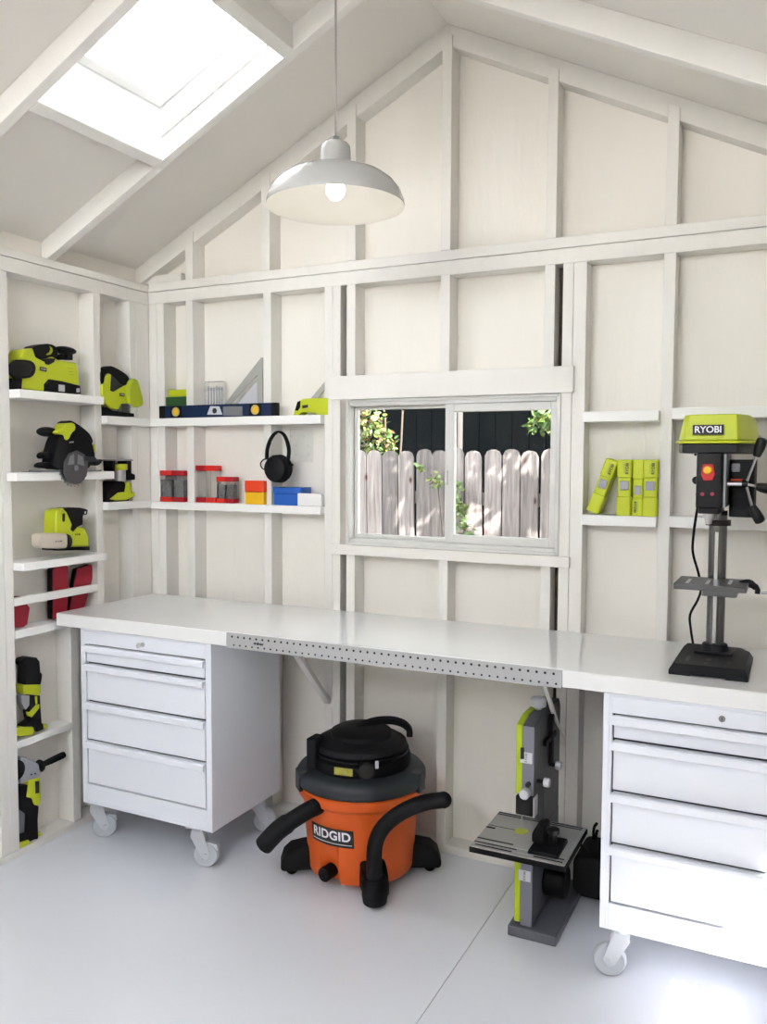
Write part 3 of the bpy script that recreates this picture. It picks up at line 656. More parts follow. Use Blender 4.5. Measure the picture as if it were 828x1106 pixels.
# trim router, standing on its head ---------------------------------------
Z4_ = 1.378
ro = thing('trim_router', (-.02, -.22, Z4_), 'upturned trim router with grey base plate on the lower left corner shelf', 'power tool', 'cordless and corded tools on the left wall')
b = MB(); k = [(-0.259,1.565),(-0.083,1.565),(-0.083,1.558)]
b.rbox(-.082, .018, k[0][0], min(k[1][0], -.128), k[2][1], k[0][1], .012); b.build('base_plate', 'grey', ro, bevel=.001)
k = [(-0.179,1.544),(-0.18,1.517),(-0.181,1.466),(-0.153,1.513),(-0.207,1.514)]
yc = k[0][0]; rr = (k[3][0] - k[4][0]) / 2
MB().cyl((-.02, yc, k[1][1]), (-.02, yc, k[0][1]), rr * 1.25, n=28).build('depth_collar', 'lime', ro, bevel=.002)
MB().cyl((-.02, yc, k[2][1]), (-.02, yc, k[1][1] - .0005), rr, n=28).build('motor_barrel', 'alu', ro)
b = MB(); b.prism([(-0.249,1.558),(-0.23,1.558),(-0.234,1.511),(-0.246,1.511)], 'x', -.05, .005); b.build('base_leg', 'black', ro, bevel=.002); b = MB(); b.prism([(-0.162,1.558),(-0.13,1.558),(-0.131,1.503),(-0.108,1.496),(-0.108,1.473),(-0.141,1.471),(-0.159,1.481)], 'x', -.05, .005)
b.build('base_leg', 'black', ro, bevel=.002)
MB().prism([(-0.289,1.378),(-0.287,1.42),(-0.24,1.469),(-0.178,1.468),(-0.159,1.435),(-0.147,1.386),(-0.148,1.372)], 'x', -.060, .006, zmin=Z4_, smooth=0).build('motor_head', 'black', ro, bevel=.004)
MB().prism([(-0.272,1.391),(-0.221,1.418),(-0.18,1.42),(-0.167,1.465),(-0.143,1.456),(-0.143,1.415),(-0.118,1.418),(-0.118,1.398),(-0.172,1.383),(-0.235,1.384)], 'x', -.045, .012, zmin=Z4_ + .003).build('battery_housing', 'lime', ro, bevel=.003)

# palm sander ---------------------------------------------------------------
Z5_ = 1.165
ps = thing('palm_sander', (0, -.46, Z5_), 'lime palm sander with tan cloth dust bag on the shelf above the red blocks', 'power tool', 'cordless and corded tools on the left wall')
MB().prism([(-0.596,1.274),(-0.591,1.355),(-0.554,1.368),(-0.509,1.33),(-0.492,1.292),(-0.438,1.274),(-0.42,1.235),(-0.419,1.197),(-0.597,1.209)], 'x', -.040, .032, smooth=0, zmin=Z5_ + .012).build('body', 'lime', ps, bevel=.007, seg=3)
b = MB(); b.prism([(-0.555,1.363),(-0.532,1.366),(-0.471,1.364),(-0.434,1.356),(-0.425,1.348),(-0.444,1.347),(-0.45,1.337),(-0.457,1.325),(-0.458,1.293),(-0.487,1.285),(-0.509,1.267),(-0.52,1.277),(-0.512,1.297),(-0.521,1.316),(-0.538,1.347)], 'x', -.030, .037)
k = [(-0.439,1.343)][0]; rr = .008
b.tube([(.033, k[0] + rr * 1.15 * math.cos(t * PI / 6), k[1] + rr * math.sin(t * PI / 6)) for t in range(12)], .0032, n=8, sub=1, closed=True)
b.build('handle', 'black', ps, bevel=.003)
MB().prism([(-0.561,1.343),(-0.554,1.346),(-0.548,1.342),(-0.55,1.313),(-0.556,1.31),(-0.562,1.314)], 'x', .032, .0335).build('vent_slot', 'textk', ps)
MB().prism([(-0.602,1.21),(-0.419,1.197),(-0.418,1.182),(-0.601,1.197)], 'x', -.044, .034, zmin=Z5_).build('sanding_pad', 'rubber', ps, bevel=.001)
MB().prism([(-0.694,1.265),(-0.681,1.274),(-0.56,1.265),(-0.552,1.254),(-0.553,1.211),(-0.565,1.202),(-0.678,1.214),(-0.695,1.224)], 'x', .000, .052, smooth=1, zmin=Z5_ + .004).build('dust_bag', 'tan', ps, bevel=.008, seg=3)
MB().prism([(-0.56,1.264),(-0.539,1.254),(-0.529,1.234),(-0.532,1.216),(-0.547,1.201),(-0.56,1.201),(-0.55,1.218),(-0.548,1.246)], 'x', -.002, .054, smooth=1, zmin=Z5_ + .002).build('bag_collar', 'black', ps, bevel=.002)
k = [(-0.601,1.235),(-0.482,1.253)]
b = MB(); text_at(b, 'RYOBI', .0085, (.0525, k[0][0], k[0][1]), 'x', sx=1.5); b.build('bag_lettering', 'dgrey', ps, smooth=False)
b = MB(); text_at(b, 'RYOBI', .010, (.0325, k[1][0], k[1][1]), 'x', rot=-.05); b.build('lettering', 'textk', ps, smooth=False)

# red sanding blocks behind the rail ------------------------------------------
def red_block(face, back, x0, x1, label):
    z = .898
    t = thing('sanding_block', (x0, face[0][0], z), label, 'sanding block', 'red pads behind the rail')
    MB().prism(face, 'x', x1 - .007, x1, smooth=0, zmin=z).build('pad', 'redd2', t, bevel=.002)
    MB().prism(face, 'x', x0 + (.0 if x0 < -.057 else -.006), x1 - .0075, zmin=z).build('backing', 'rubber', t, bevel=.002)
red_block([(-0.56,1.113),(-0.548,1.119),(-0.496,1.124),(-0.482,1.115),(-0.481,1.026),(-0.493,0.919),(-0.528,0.906),(-0.565,0.906)], [(-0.555,1.109),(-0.527,1.109),(-0.532,0.896),(-0.56,0.903)], -.055, -.024, 'upright red sanding block with black backing behind the rail, middle of the three')
red_block([(-0.425,1.099),(-0.346,1.109),(-0.332,1.099),(-0.344,1.04),(-0.39,0.927),(-0.46,0.913),(-0.475,0.918),(-0.444,1.026)], [(-0.4,1.093),(-0.383,1.094),(-0.423,0.961),(-0.438,0.907),(-0.455,0.909),(-0.436,1.006)], -.060, -.030, 'tilted red sanding block nearest the worktop behind the rail, rightmost of the three')
red_block([(-0.795,1.029),(-0.713,1.023),(-0.674,0.971),(-0.688,0.907),(-0.707,0.899),(-0.799,0.909)], [(-0.764,1.025),(-0.683,1.018),(-0.653,0.995),(-0.668,0.89),(-0.767,0.905)], -.060, -.034, 'red sanding block half hidden by the corner post, leftmost behind the rail')

# multi-tool --------------------------------------------------------------------
Z6_ = .462
mt = thing('multi_tool', (-.03, -.68, Z6_), 'black and lime oscillating multi-tool standing upright on the low left shelf', 'power tool', 'cordless and corded tools on the left wall')
MB().prism([(-0.746,0.766),(-0.727,0.78),(-0.701,0.781),(-0.666,0.77),(-0.652,0.751),(-0.65,0.709),(-0.64,0.698),(-0.643,0.676),(-0.65,0.655),(-0.728,0.674),(-0.722,0.749),(-0.74,0.757)], 'x', -.055, -.008, smooth=0).build('head', 'black', mt, bevel=.006, seg=3)
MB().prism([(-0.74,0.677),(-0.654,0.658),(-0.655,0.63),(-0.661,0.615),(-0.735,0.64)], 'x', -.060, -.005).build('collar', 'lime', mt, bevel=.003)
MB().prism([(-0.739,0.634),(-0.7,0.625),(-0.702,0.585),(-0.719,0.571),(-0.74,0.602)], 'x', -.045, -.016).build('switch_housing', 'lgrey', mt, bevel=.002)
b = MB(); b.prism([(-0.7,0.625),(-0.651,0.613),(-0.65,0.568),(-0.644,0.474),(-0.678,0.475),(-0.703,0.528),(-0.709,0.565),(-0.699,0.581)], 'x', -.050, -.012); b.build('grip', 'black', mt, bevel=.004)
b = MB(); b.prism([(-0.71,0.558),(-0.675,0.581),(-0.659,0.579),(-0.661,0.563),(-0.698,0.536),(-0.707,0.542)], 'x', -.030, -.008); b.prism([(-0.679,0.617),(-0.666,0.614),(-0.667,0.582),(-0.677,0.582)], 'x', -.030, -.0105)
b.build('grip_trim', 'lime', mt, bevel=.002)
MB().prism([(-0.743,0.51),(-0.699,0.526),(-0.646,0.495),(-0.643,0.472),(-0.678,0.471),(-0.686,0.49)], 'x', -.05, -.004, zmin=Z6_ + .001).build('foot', 'black', mt, bevel=.003)
b = MB(); b.prism([(-0.779,0.513),(-0.751,0.513),(-0.699,0.499),(-0.692,0.477),(-0.709,0.467),(-0.775,0.483)], 'x', -.055, .001, zmin=Z6_, smooth=0); b.build('battery', 'lime', mt, bevel=.004); b = MB(); b.prism([(-0.636,0.492),(-0.614,0.484),(-0.607,0.468),(-0.633,0.464)], 'x', -.060, -.020, zmin=Z6_)
b.build('battery_latch', 'lime', mt, bevel=.004)

# right angle drill ----------------------------------------------------------------
Z7_ = .030
ad = thing('angle_grinder', (-.03, -.70, Z7_), 'grey, black and lime angle tool with long black side handle on the lowest ledge', 'power tool', 'cordless and corded tools on the left wall')
k = [(-0.779,0.345),(-0.734,0.33),(-0.657,0.32),(-0.668,0.321),(-0.526,0.329),(-0.644,0.321)]
rr = k[1][0] - k[0][0]
MB().prism([(max(k[0][0] + rr * .9 * math.cos(t * PI / 20), -.7765), k[0][1] + rr * .9 * math.sin(t * PI / 20)) for t in range(-14, 15)], 'x', -.045, -.006).build('guard', 'black', ad, bevel=.002)
MB().prism([(-0.76,0.388),(-0.742,0.391),(-0.695,0.359),(-0.663,0.33),(-0.659,0.286),(-0.686,0.282),(-0.717,0.288),(-0.738,0.283),(-0.763,0.284)], 'x', -.055, -.008, smooth=1).build('gear_head', 'lgrey', ad, bevel=.004)
b = MB(); P3 = [(-.02, k[3][0], k[3][1]), (-.02, k[4][0], k[4][1])]
d = (Vector(P3[1]) - Vector(P3[0]))
b.tube([Vector(P3[0]) + d * t for t in (0, .16, .2, .3, .5, .75, .9, .98, 1.0)], [.018, .0185, .012, .0115, .0135, .014, .0145, .013, .008], n=20, sub=1)
b.lathe([(.002, -.002), (.024, -.001), (.026, .004), (.024, .009), (.014, .012)], (0, 0, 0), n=24)
q = d.normalized().to_track_quat('Z', 'Y'); m0 = len(b.v) - 24 * 5
for i in range(m0, len(b.v)): b.v[i] = tuple(q @ Vector(b.v[i]) + Vector(P3[0]) + d * .08)
b.build('side_handle', 'black', ad)
MB().prism([(-0.721,0.286),(-0.669,0.282),(-0.664,0.25),(-0.666,0.188),(-0.677,0.167),(-0.698,0.18),(-0.707,0.209),(-0.733,0.223)], 'x', -.058, -.004).build('motor_housing', 'lime', ad, bevel=.004)
MB().prism([(-0.694,0.274),(-0.674,0.269),(-0.675,0.22),(-0.693,0.224)], 'x', -.004, -.0025).build('switch', 'dgrey', ad)
MB().prism([(-0.764,0.279),(-0.718,0.268),(-0.726,0.22),(-0.699,0.203),(-0.692,0.175),(-0.671,0.163),(-0.677,0.107),(-0.676,0.021),(-0.717,0.025),(-0.742,0.048),(-0.734,0.154),(-0.769,0.188)], 'x', -.050, -.010, zmin=Z7_ + .004).build('grip', 'black', ad, bevel=.004)
MB().prism([(-0.769,0.184),(-0.732,0.161),(-0.739,0.07),(-0.771,0.092)], 'x', -.045, -.018).build('trigger_guard', 'grey', ad, bevel=.002)
MB().prism([(-0.78,0.086),(-0.745,0.082),(-0.682,0.065),(-0.681,0.022),(-0.778,0.056)], 'x', -.060, -.006, zmin=Z7_ + .002).build('battery_base', 'black', ad, bevel=.003)
b = MB(); b.prism([(-0.785,0.058),(-0.732,0.05),(-0.721,0.029),(-0.753,0.024),(-0.786,0.031)], 'x', -.062, -.001, zmin=Z7_, smooth=0); b.build('battery', 'lime', ad, bevel=.004); b = MB(); b.prism([(-0.674,0.061),(-0.657,0.05),(-0.644,0.018),(-0.673,0.018)], 'x', -.070, -.022, zmin=Z7_)
b.build('battery_latch', 'lime', ad, bevel=.004)
k = [(-0.709,0.307),(-0.69,0.304)]
b = MB()
for q_ in k: b.cyl((-.010, q_[0], q_[1]), (-.004, q_[0], q_[1]), .003, n=10)
b.build('screw', 'textk', ad)

# ------------------------------------------------------------------ long shelves left of the window
ZA, ZB_ = 1.752, 1.372
k = [(0.075,1.815),(0.713,1.799),(0.074,1.759)]
lx0, lx1 = k[0][0], k[1][0]; lz1 = ZA + .056
lv = thing('spirit_level', ((lx0 + lx1) / 2, -.01, ZA), 'blue box-beam spirit level with black ends and two yellow vials', 'spirit level')
MB().box(lx0 + .035, lx1 - .03, -.024, .0005 - .001, ZA, lz1).build('beam', 'navy', lv, bevel=.002)
MB().box(lx0, lx0 + .034, -.025, 0.0, ZA, lz1 + .0005).build('end_cap', 'black', lv, bevel=.003)
MB().box(lx1 - .029, lx1, -.025, 0.0, ZA, lz1 + .0005).build('end_cap', 'black', lv, bevel=.003)
k = [(0.173,1.784)][0][0], [(0.604,1.781)][0][0]
for x in k:
    z = ZA + .028
    v = MB(); v.box(x - .032, x + .032, -.0245, -.0235, ZA + .002, lz1 - .002); sv = sub(v.build('vial_mount', 'gloss', lv, bevel=.001), lv['_o'])
    v = MB(); v.lathe([(.014, -.001), (.021, -.0015), (.021, .0015), (.014, .001), (.014, -.001)], (x, -.0258, z), axis='y', n=28, close=False); v.build('vial_ring', 'amber', sv)
    v = MB(); v.cyl((x, -.0252, z), (x, -.0248, z), .014); v.build('vial', 'yellow', sv)
k = [(0.348,1.764),(0.365,1.801),(0.415,1.799),(0.431,1.762),(0.39,1.78)]
b = MB(); b.prism(k[:4], 'y', -.026, -.0245); b.build('handle_frame', 'knob', lv, bevel=.0005)
MB().cyl((k[4][0], -.0268, k[4][1]), (k[4][0], -.0262, k[4][1]), .012).build('centre_vial', 'dgrey', lv)
k = [(0.435,1.758),(0.435,1.798),(0.538,1.796),(0.538,1.756)]
MB().prism(k, 'y', -.0255, -.0245).build('maker_plate', 'grey', lv)

k = [(0.097,1.884),(0.192,1.881),(0.096,1.852),(0.062,1.839)]
t = thing('plastic_case', (k[0][0] + .03, .04, ZA), 'small lime and dark green case behind the left end of the spirit level', 'case')
MB().box(k[0][0], .211, .012, .070, k[2][1], k[0][1]).build('lid', 'lime', t, bevel=.004)
MB().box(k[3][0], .2105, .008, .072, ZA, k[2][1] - .001).build('base', 'darkgreen', t, bevel=.003)

k = [(0.3,1.91),(0.391,1.907),(0.39,1.811)]
t = thing('bit_case', (k[0][0], .03, ZA), 'clear case of silver bits standing behind the spirit level', 'case')
x0, x1, z1 = k[0][0], k[1][0], k[0][1] + .005
b = MB(); b.box(x0, x1, .02, .055, ZA + .004, z1); b.build('clear_shell', 'film', t, bevel=.002)
MB().box(x0 - .002, x1 + .002, .018, .057, ZA, ZA + .0035).build('tray', 'grey', t, bevel=.001)
for i in range(6):
    x = x0 + .009 + i * (x1 - x0 - .018) / 5
    v = MB(); v.cyl((x, .037, ZA + .005), (x, .037, z1 - .02 - .006 * (i % 3)), .0032, n=8); v.cyl((x, .037, z1 - .040), (x, .037, z1 - .028), .0048, n=6); v.build('bit', 'lgrey', t)

sq = thing('speed_square', (.55, .02, ZA), 'silver triangular speed square leaning behind the spirit level', 'square')
b = MB(); b.prism([(0.401,1.802),(0.437,1.802),(0.586,1.934),(0.585,1.798),(0.611,1.797),(0.614,2.007),(0.607,2.008)], 'y', .018, .022, zmin=ZA)
b.build('blade', 'squarem', sq, smooth=False)
MB().prism([(0.466,1.801),(0.577,1.904),(0.583,1.901),(0.582,1.798)], 'y', .0195, .0205, zmin=ZA).build('scale_plate', 'knob', sq, smooth=False)
MB().prism([(0.611,1.992),(0.621,2.003),(0.62,1.797),(0.596,1.797)], 'y', .008, .017, zmin=ZA).build('lip', 'squarem', sq, bevel=.001)

tp = thing('tape_measure', (.90, .02, ZA), 'lime stapler-shaped tool with a silver blade beside the window post', 'hand tool')
MB().prism([(0.778,1.75),(0.801,1.811),(0.828,1.822),(0.893,1.824),(0.951,1.822),(0.951,1.747),(0.903,1.747),(0.886,1.763),(0.828,1.766),(0.808,1.749)], 'y', -.002, .045, zmin=ZA).build('body', 'lime', tp, bevel=.004)
MB().prism([(0.791,1.775),(0.803,1.81),(0.818,1.814),(0.816,1.786),(0.804,1.772)], 'y', -.004, -.0025).build('grip_pad', 'black', tp)
MB().prism([(0.826,1.794),(0.854,1.797),(0.854,1.785),(0.828,1.781)], 'y', -.004, -.0025).build('label', 'dgrey', tp)
MB().prism([(0.836,1.824),(0.914,1.902),(0.94,1.924),(0.94,1.891),(0.914,1.869),(0.869,1.823)], 'y', .046, .049).build('steel_blade', 'squarem', tp, smooth=False)

def jar(x, w, z0, z1, lid, empty, label, grp, y=.02, deep=False):
    t = thing('storage_jar', (x, y, z0), label, 'jar', grp)
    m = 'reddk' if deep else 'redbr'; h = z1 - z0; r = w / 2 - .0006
    b = MB(); b.rbox(x - r, x + r, y - r, y + r, z1 - lid, z1, .006); b.build('lid', m, t, bevel=.002)
    b = MB(); b.rbox(x - r, x + r, y - r, y + r, z0, z0 + lid * .95, .006); b.build('base', m, t, bevel=.002)
    b = MB(); b.rbox(x - r + .002, x + r - .002, y - r + .002, y + r - .002, z0 + lid * .95 + .0005, z1 - lid - .0005, .005); b.build('clear_body', 'film', t)
    if not empty:
        b = MB(); rg = random.Random(int(x * 1e4)); rr = r - .007
        b.rbox(x - rr, x + rr, y - rr, y + rr, z0 + lid * .95 + .001, z0 + lid + (h - 2 * lid) * .80, .004)
        for _ in range(70):
            p = Vector((x + rg.uniform(-rr, rr), y - rr - .001 if rg.random() < .6 else y + rg.uniform(-rr, rr), z0 + lid + rg.uniform(.003, (h - 2 * lid) * .9)))
            q = Vector((rg.uniform(-1, 1), rg.uniform(-.15, .15), rg.uniform(-1, 1))).normalized() * .005
            b.cyl(p - q, p + q, .0010, n=5)
        o = b.build('screws', 'screws', t); o['kind'] = 'stuff'
    return t
k = [(0.07,1.515),(0.133,1.515),(0.215,1.516),(0.068,1.378),(0.07,1.481)]
w_ = (.2105 - k[0][0]) / 2; g1 = 'red-capped jars on the lower long shelf'
jar(k[0][0] + w_ / 2, w_, ZB_, k[0][1], .023, False, 'jar of screws with bright red lid, leftmost on the lower long shelf', g1, y=.012)
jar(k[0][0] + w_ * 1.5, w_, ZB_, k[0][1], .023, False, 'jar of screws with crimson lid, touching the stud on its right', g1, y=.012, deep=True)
k = [(0.268,1.539),(0.334,1.54),(0.401,1.54),(0.407,1.489),(0.455,1.489),(0.529,1.49)]
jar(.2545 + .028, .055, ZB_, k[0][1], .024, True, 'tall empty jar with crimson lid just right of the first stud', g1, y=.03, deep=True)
jar(.2545 + .084, .056, ZB_, k[0][1], .024, True, 'tall empty jar with bright red lid in front of pale wall', g1, y=.03)
x0 = .2545 + .1135; w_ = .048
jar(x0 + w_ / 2, w_, ZB_, k[3][1], .021, False, 'short jar of bolts with bright red lid beside the tall empty jar', g1, y=.03)
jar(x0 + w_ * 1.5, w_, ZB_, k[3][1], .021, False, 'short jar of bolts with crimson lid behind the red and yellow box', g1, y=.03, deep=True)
k = [(0.544,1.475),(0.645,1.476),(0.544,1.426),(0.543,1.375)]
t = thing('parts_box', ((k[0][0] + k[1][0]) / 2, 0, ZB_), 'red box stacked on a yellow base on the lower long shelf', 'box')
x0, x1 = k[0][0], k[1][0]
MB().rbox(x0, x1, -.024, .03, k[2][1], k[0][1], .006).build('lid', 'orred', t, bevel=.002)
MB().rbox(x0 + .001, x1 - .001, -.023, .029, ZB_, k[2][1] - .0005, .006).build('base', 'yellow', t, bevel=.002)
k = [(0.68,1.449),(0.828,1.452),(0.68,1.421)]
t = thing('plastic_tub', (k[0][0] + .05, .03, ZB_), 'royal blue lidded tub under the hanging earmuffs', 'tub')
x0, x1 = k[0][0], k[1][0]
MB().rbox(x0, x1, -.015, .075, k[2][1], k[0][1], .012).build('lid', 'blue', t, bevel=.002)
MB().rbox(x0 + .003, x1 - .003, -.012, .072, ZB_, k[2][1] - .0006, .012).build('base', 'blue', t, bevel=.002)
k = [(0.816,1.426),(0.934,1.428)]
solo(MB().rbox(k[0][0], k[1][0], -.028, -.0155, ZB_, k[0][1], .005), 'cardboard_box', 'white', (k[0][0] + .04, -.02, ZB_), 'small plain white box in front of the blue tub beside the window post', 'box', bevel=.003)

# ear muffs hanging from a nail on the second stud ---------------------------------
em = thing('ear_muffs', (.66, -.03, 1.66), 'black ear muffs hanging by the headband from a nail on the stud', 'ear muffs')
hp = [(0.665,-0.03,1.568),(0.668,-0.03,1.608),(0.68,-0.03,1.643),(0.702,-0.03,1.673),(0.728,-0.03,1.684),(0.752,-0.03,1.672),(0.769,-0.03,1.642),(0.777,-0.03,1.608),(0.774,-0.03,1.568)]
b = MB()
for dy in (-.007, 0, .007): b.tube([(p[0], p[1] + dy, p[2]) for p in hp], .0045, n=8)
b.build('headband', 'black', em)
b = MB(); b.tube([(p[0], p[1], p[2]) for p in hp[:3]], .0085, n=10, sub=3); b.build('slider', 'black', em)
b = MB(); b.tube([(p[0], p[1], p[2]) for p in hp[6:]], .0085, n=10, sub=3); b.build('slider', 'black', em)
k = [(0.73,-0.05,1.528),(0.788,-0.05,1.528),(0.731,-0.05,1.586),(0.738,-0.05,1.53),(0.698,-0.05,1.491)]
rx, rz = k[1][0] - k[0][0], k[2][2] - k[0][2]
b = MB(); b.lathe([(.001, -.032), (.6, -.030), (.86, -.024), (1, -.010), (1, .006), (.9, .010)], (0, 0, 0), n=36, axis='y')
b.v = [(k[0][0] + v[0] * rx, -.048 + v[1], k[0][2] + v[2] * rz) for v in b.v]; b.build('ear_cup', 'black', em)
b = MB(); b.lathe([(.8, -.012), (.98, -.010), (1.03, 0), (.98, .010), (.8, .012)], (0, 0, 0), n=36, axis='y')
b.v = [(k[0][0] + v[0] * rx, -.026 + v[1], k[0][2] + v[2] * rz) for v in b.v]; b.build('ear_cushion', 'rubber', em)
b = MB(); b.lathe([(.001, -.012), (.9, -.012), (1, 0), (.9, .010), (.001, .011)], (0, 0, 0), n=36, axis='y')
b.v = [(k[0][0] - .006 + v[0] * rx * .95, -.0135 + v[1] * .9, k[0][2] - .004 + v[2] * rz * .97) for v in b.v]; b.build('ear_cup', 'black', em)
b = MB(); b.tube([(0.698,-0.05,1.568),(0.667,-0.05,1.568),(0.648,-0.05,1.551),(0.654,-0.05,1.531),(0.674,-0.05,1.521)], .0028, n=8); b.tube([(0.783,-0.05,1.528),(0.8,-0.05,1.536),(0.808,-0.05,1.548)], .0045, n=8)
b.build('wire_fork', 'black', em)
solo(MB().cyl((hp[4][0], 0.004, hp[4][2] - .004), (hp[4][0], -.040, hp[4][2] - .006), .0016, n=8), 'nail', 'steel', (hp[4][0], 0, hp[4][2]), 'nail in the stud holding the black ear muffs', 'nail')

k = [(0.716,1.7),(0.831,1.698),(0.716,1.556),(0.723,1.668),(0.787,1.667),(0.745,1.625),(0.808,1.625),(0.744,1.589),(0.81,1.589)]
t = thing('bubble_pack', (k[0][0] + .03, .075, k[2][1]), 'clear plastic pack with shiny bubbles on the wall behind the ear muffs', 'packaging')
b = MB(); b.rbox(max(k[0][0], .675), k[1][0], .076, .079, k[2][1], k[0][1], .006, axis='y'); b.build('film_sheet', 'film', t)
for q_ in k[3:]:
    if q_[0] < .68: continue
    v = MB(); v.ball((q_[0], .073, q_[1]), .006, .004, .006, n=12); v.build('bubble', 'clear', t)

# ------------------------------------------------------------------ lime cases right of the window
ZC = 1.3735
def lime_case(label):
    t = thing('battery_case', (0, 0, 0), label, 'case', 'lime cases on the right shelf')
    w, d, h = .052, .085, .198
    b = MB(); b.rbox(-w / 2, w / 2, -d / 2, d / 2, .0, h * .345, .008); b.build('lower_shell', 'lime', t, bevel=.003)
    b = MB(); b.rbox(-w / 2, w / 2, -d / 2, d / 2, h * .68, h, .008); b.build('upper_shell', 'lime', t, bevel=.003)
    b = MB(); b.rbox(-w / 2 + .003, w / 2 - .003, -d / 2 + .004, d / 2 - .003, h * .345, h * .68, .006); b.build('body', 'lime', t, bevel=.002)
    b = MB(); b.box(-w * .30, w * .30, -d / 2 - .001, -d / 2 + .004, h * .46, h * .62); b.build('latch', 'latchm', t, bevel=.002)
    b = MB(); b.box(-.003, .003, -d / 2 - .0006, -d / 2 + .001, h * .75, h * .93)
    b.cur = 1; text_at(b, 'RYOBI', .014, (.010, -d / 2 - .0008, h * .84), 'y', rot=PI / 2, bold=.0004); b.build('lettering', ['limed', 'textk'], t, smooth=False)
    return t
p0 = lime_case('upright lime case with grey latch, left of the three standing together')
k = [(2.157,1.377),(2.204,1.379),(2.249,1.376),(2.051,1.382)]
p0.location = (k[0][0] + .002, .018, ZC)
for i, (x, y, ry, flip, sx, lb) in enumerate(((k[1][0] - .000, .028, 0, True, .76, 'narrower lime case set back between two wider lime cases'), (k[2][0] - .002, .016, 0, False, 1.0, 'upright lime case with grey latch against the stud, rightmost on its shelf'), (k[3][0] - .003, .020, math.radians(20), False, .9, 'lime case leaning to the right against the upright cases'))):
    c = copy_tree(p0); c['label'] = lb; c.location = (x, y, ZC + (.010 if ry else 0)); c.rotation_euler = (0, ry, 0); c.scale = (sx, 1, 1)
    if flip: c.rotation_euler = (0, PI, 0); c.location.z = ZC + .198

# ------------------------------------------------------------------ drill press
ZW = .940
dp = thing('drill_press', (2.487, -.30, ZW), 'bench-top drill press with lime belt cover standing on the right of the worktop', 'drill press')
b = MB()
tp_ = [(2.394, -.474), (2.587, -.470), (2.588, -.215), (2.560, -.165), (2.400, -.165), (2.394, -.210)]
bt_ = [(2.382, -.486), (2.598, -.484), (2.598, -.205), (2.566, -.155), (2.396, -.155), (2.383, -.200)]
vs = [(x, y, ZW + .004) for x, y in bt_] + [(x, y, ZW + .014) for x, y in bt_] + [(x, y, ZW + .032) for x, y in tp_]
b.add(vs, [tuple(range(5, -1, -1)), tuple(range(12, 18))] + [(i, (i + 1) % 6, 6 + (i + 1) % 6, 6 + i) for i in range(6)] + [(6 + i, 6 + (i + 1) % 6, 12 + (i + 1) % 6, 12 + i) for i in range(6)])
for x in (2.382, 2.538):
    b.box(x, x + .060, -.486, -.44, ZW, ZW + .0045)
b.box(2.40, 2.58, -.20, -.16, ZW, ZW + .0045)
b.cur = 1
for x0, x1, y0, y1 in ((2.420, 2.431, -.44, -.36), (2.475, 2.490, -.40, -.365), (2.535, 2.548, -.42, -.385), (2.475, 2.485, -.45, -.43), (2.53, 2.545, -.455, -.445)):
    b.box(x0, x1, y0, y1, ZW + .0318, ZW + .0324)
b.build('base', ['char', 'textk'], dp, bevel=.003)
CX, CY = 2.490, -.265
b = MB(); b.cyl((CX, CY, ZW + .032), (CX, CY, ZW + .060), .044, .036, n=32); b.prism([(CX - .055, CY - .05), (CX + .055, CY - .05), (CX + .06, CY + .04), (CX - .06, CY + .04)], 'z', ZW + .0325, ZW + .040)
b.build('column_flange', 'char', dp, bevel=.002)
MB().cyl((CX, CY, ZW + .0605), (CX, CY, 1.415), .0265, n=40).build('column', 'colm', dp)
MB().box(CX - .006, CX + .004, CY - .031, CY - .0255, ZW + .065, 1.35).build('column_highlight', 'steel', dp, bevel=.001)  # bright strip imitating the highlight down the column
MB().lathe([(.027, 0), (.037, .001), (.037, .018), (.027, .019)], (CX, CY, 1.368), n=32).build('column_collar', 'gloss', dp)
# table
TZ = 1.205
b = MB(); b.rbox(2.386, 2.585, -.455, -.265, TZ - .016, TZ, .006)
b.cur = 1
for x, y in ((2.415, -.43), (2.47, -.42), (2.53, -.40)): b.box(x, x + .010, y, y + .10, TZ - .0002, TZ + .0004)
tb = sub(b.build('work_table', ['tablem', 'knob'], dp, bevel=.002), dp['_o'])
b = MB(); b.rbox(CX - .040, CX + .062, CY - .05, CY + .03, TZ - .052, TZ - .0165, .008); b.build('table_bracket', 'grey', dp, bevel=.003)
k = [(2.562,-0.33,1.197),(2.585,-0.33,1.203),(2.608,-0.33,1.188),(2.609,-0.33,1.173),(2.619,-0.33,1.177),(2.639,-0.33,1.178)]
b = MB(); b.tube(k[:4], [.012, .012, .010, .008, .008], n=12); b.build('table_lock_arm', 'gloss', dp)
MB().cyl(k[4], k[5], .005, n=12).build('crank_shaft', 'lgrey', dp)
# head
HZ0, HZ1 = 1.420, 1.590
b = MB(); b.rbox(2.438, 2.512, -.425, -.20, HZ0 + .010, HZ1, .008); b.rbox(2.445, 2.505, -.418, -.24, HZ0 - .008, HZ0 + .0095, .008); b.build('head', 'gloss', dp, bevel=.002)
MB().box(2.5125, 2.520, -.420, -.24, HZ0 + .012, HZ1 - .003).build('head_side_rib', 'grey', dp, bevel=.001)
b = MB(); b.rbox(2.523, 2.592, -.33, -.17, 1.400, 1.572, .014); 
for i in range(5): b.box(2.530, 2.585, -.332, -.3295, 1.425 + i * .026, 1.433 + i * .026)
b.build('motor', 'black', dp, bevel=.003)
b = MB(); b.rbox(2.528, 2.552, -.3445, -.3325, 1.535, 1.560, .004, axis='y'); b.build('belt_tension_knob', 'grey', dp, bevel=.002)
MB().box(2.526, 2.560, -.3345, -.3325, 1.508, 1.514).build('warning_label', 'orred', dp)
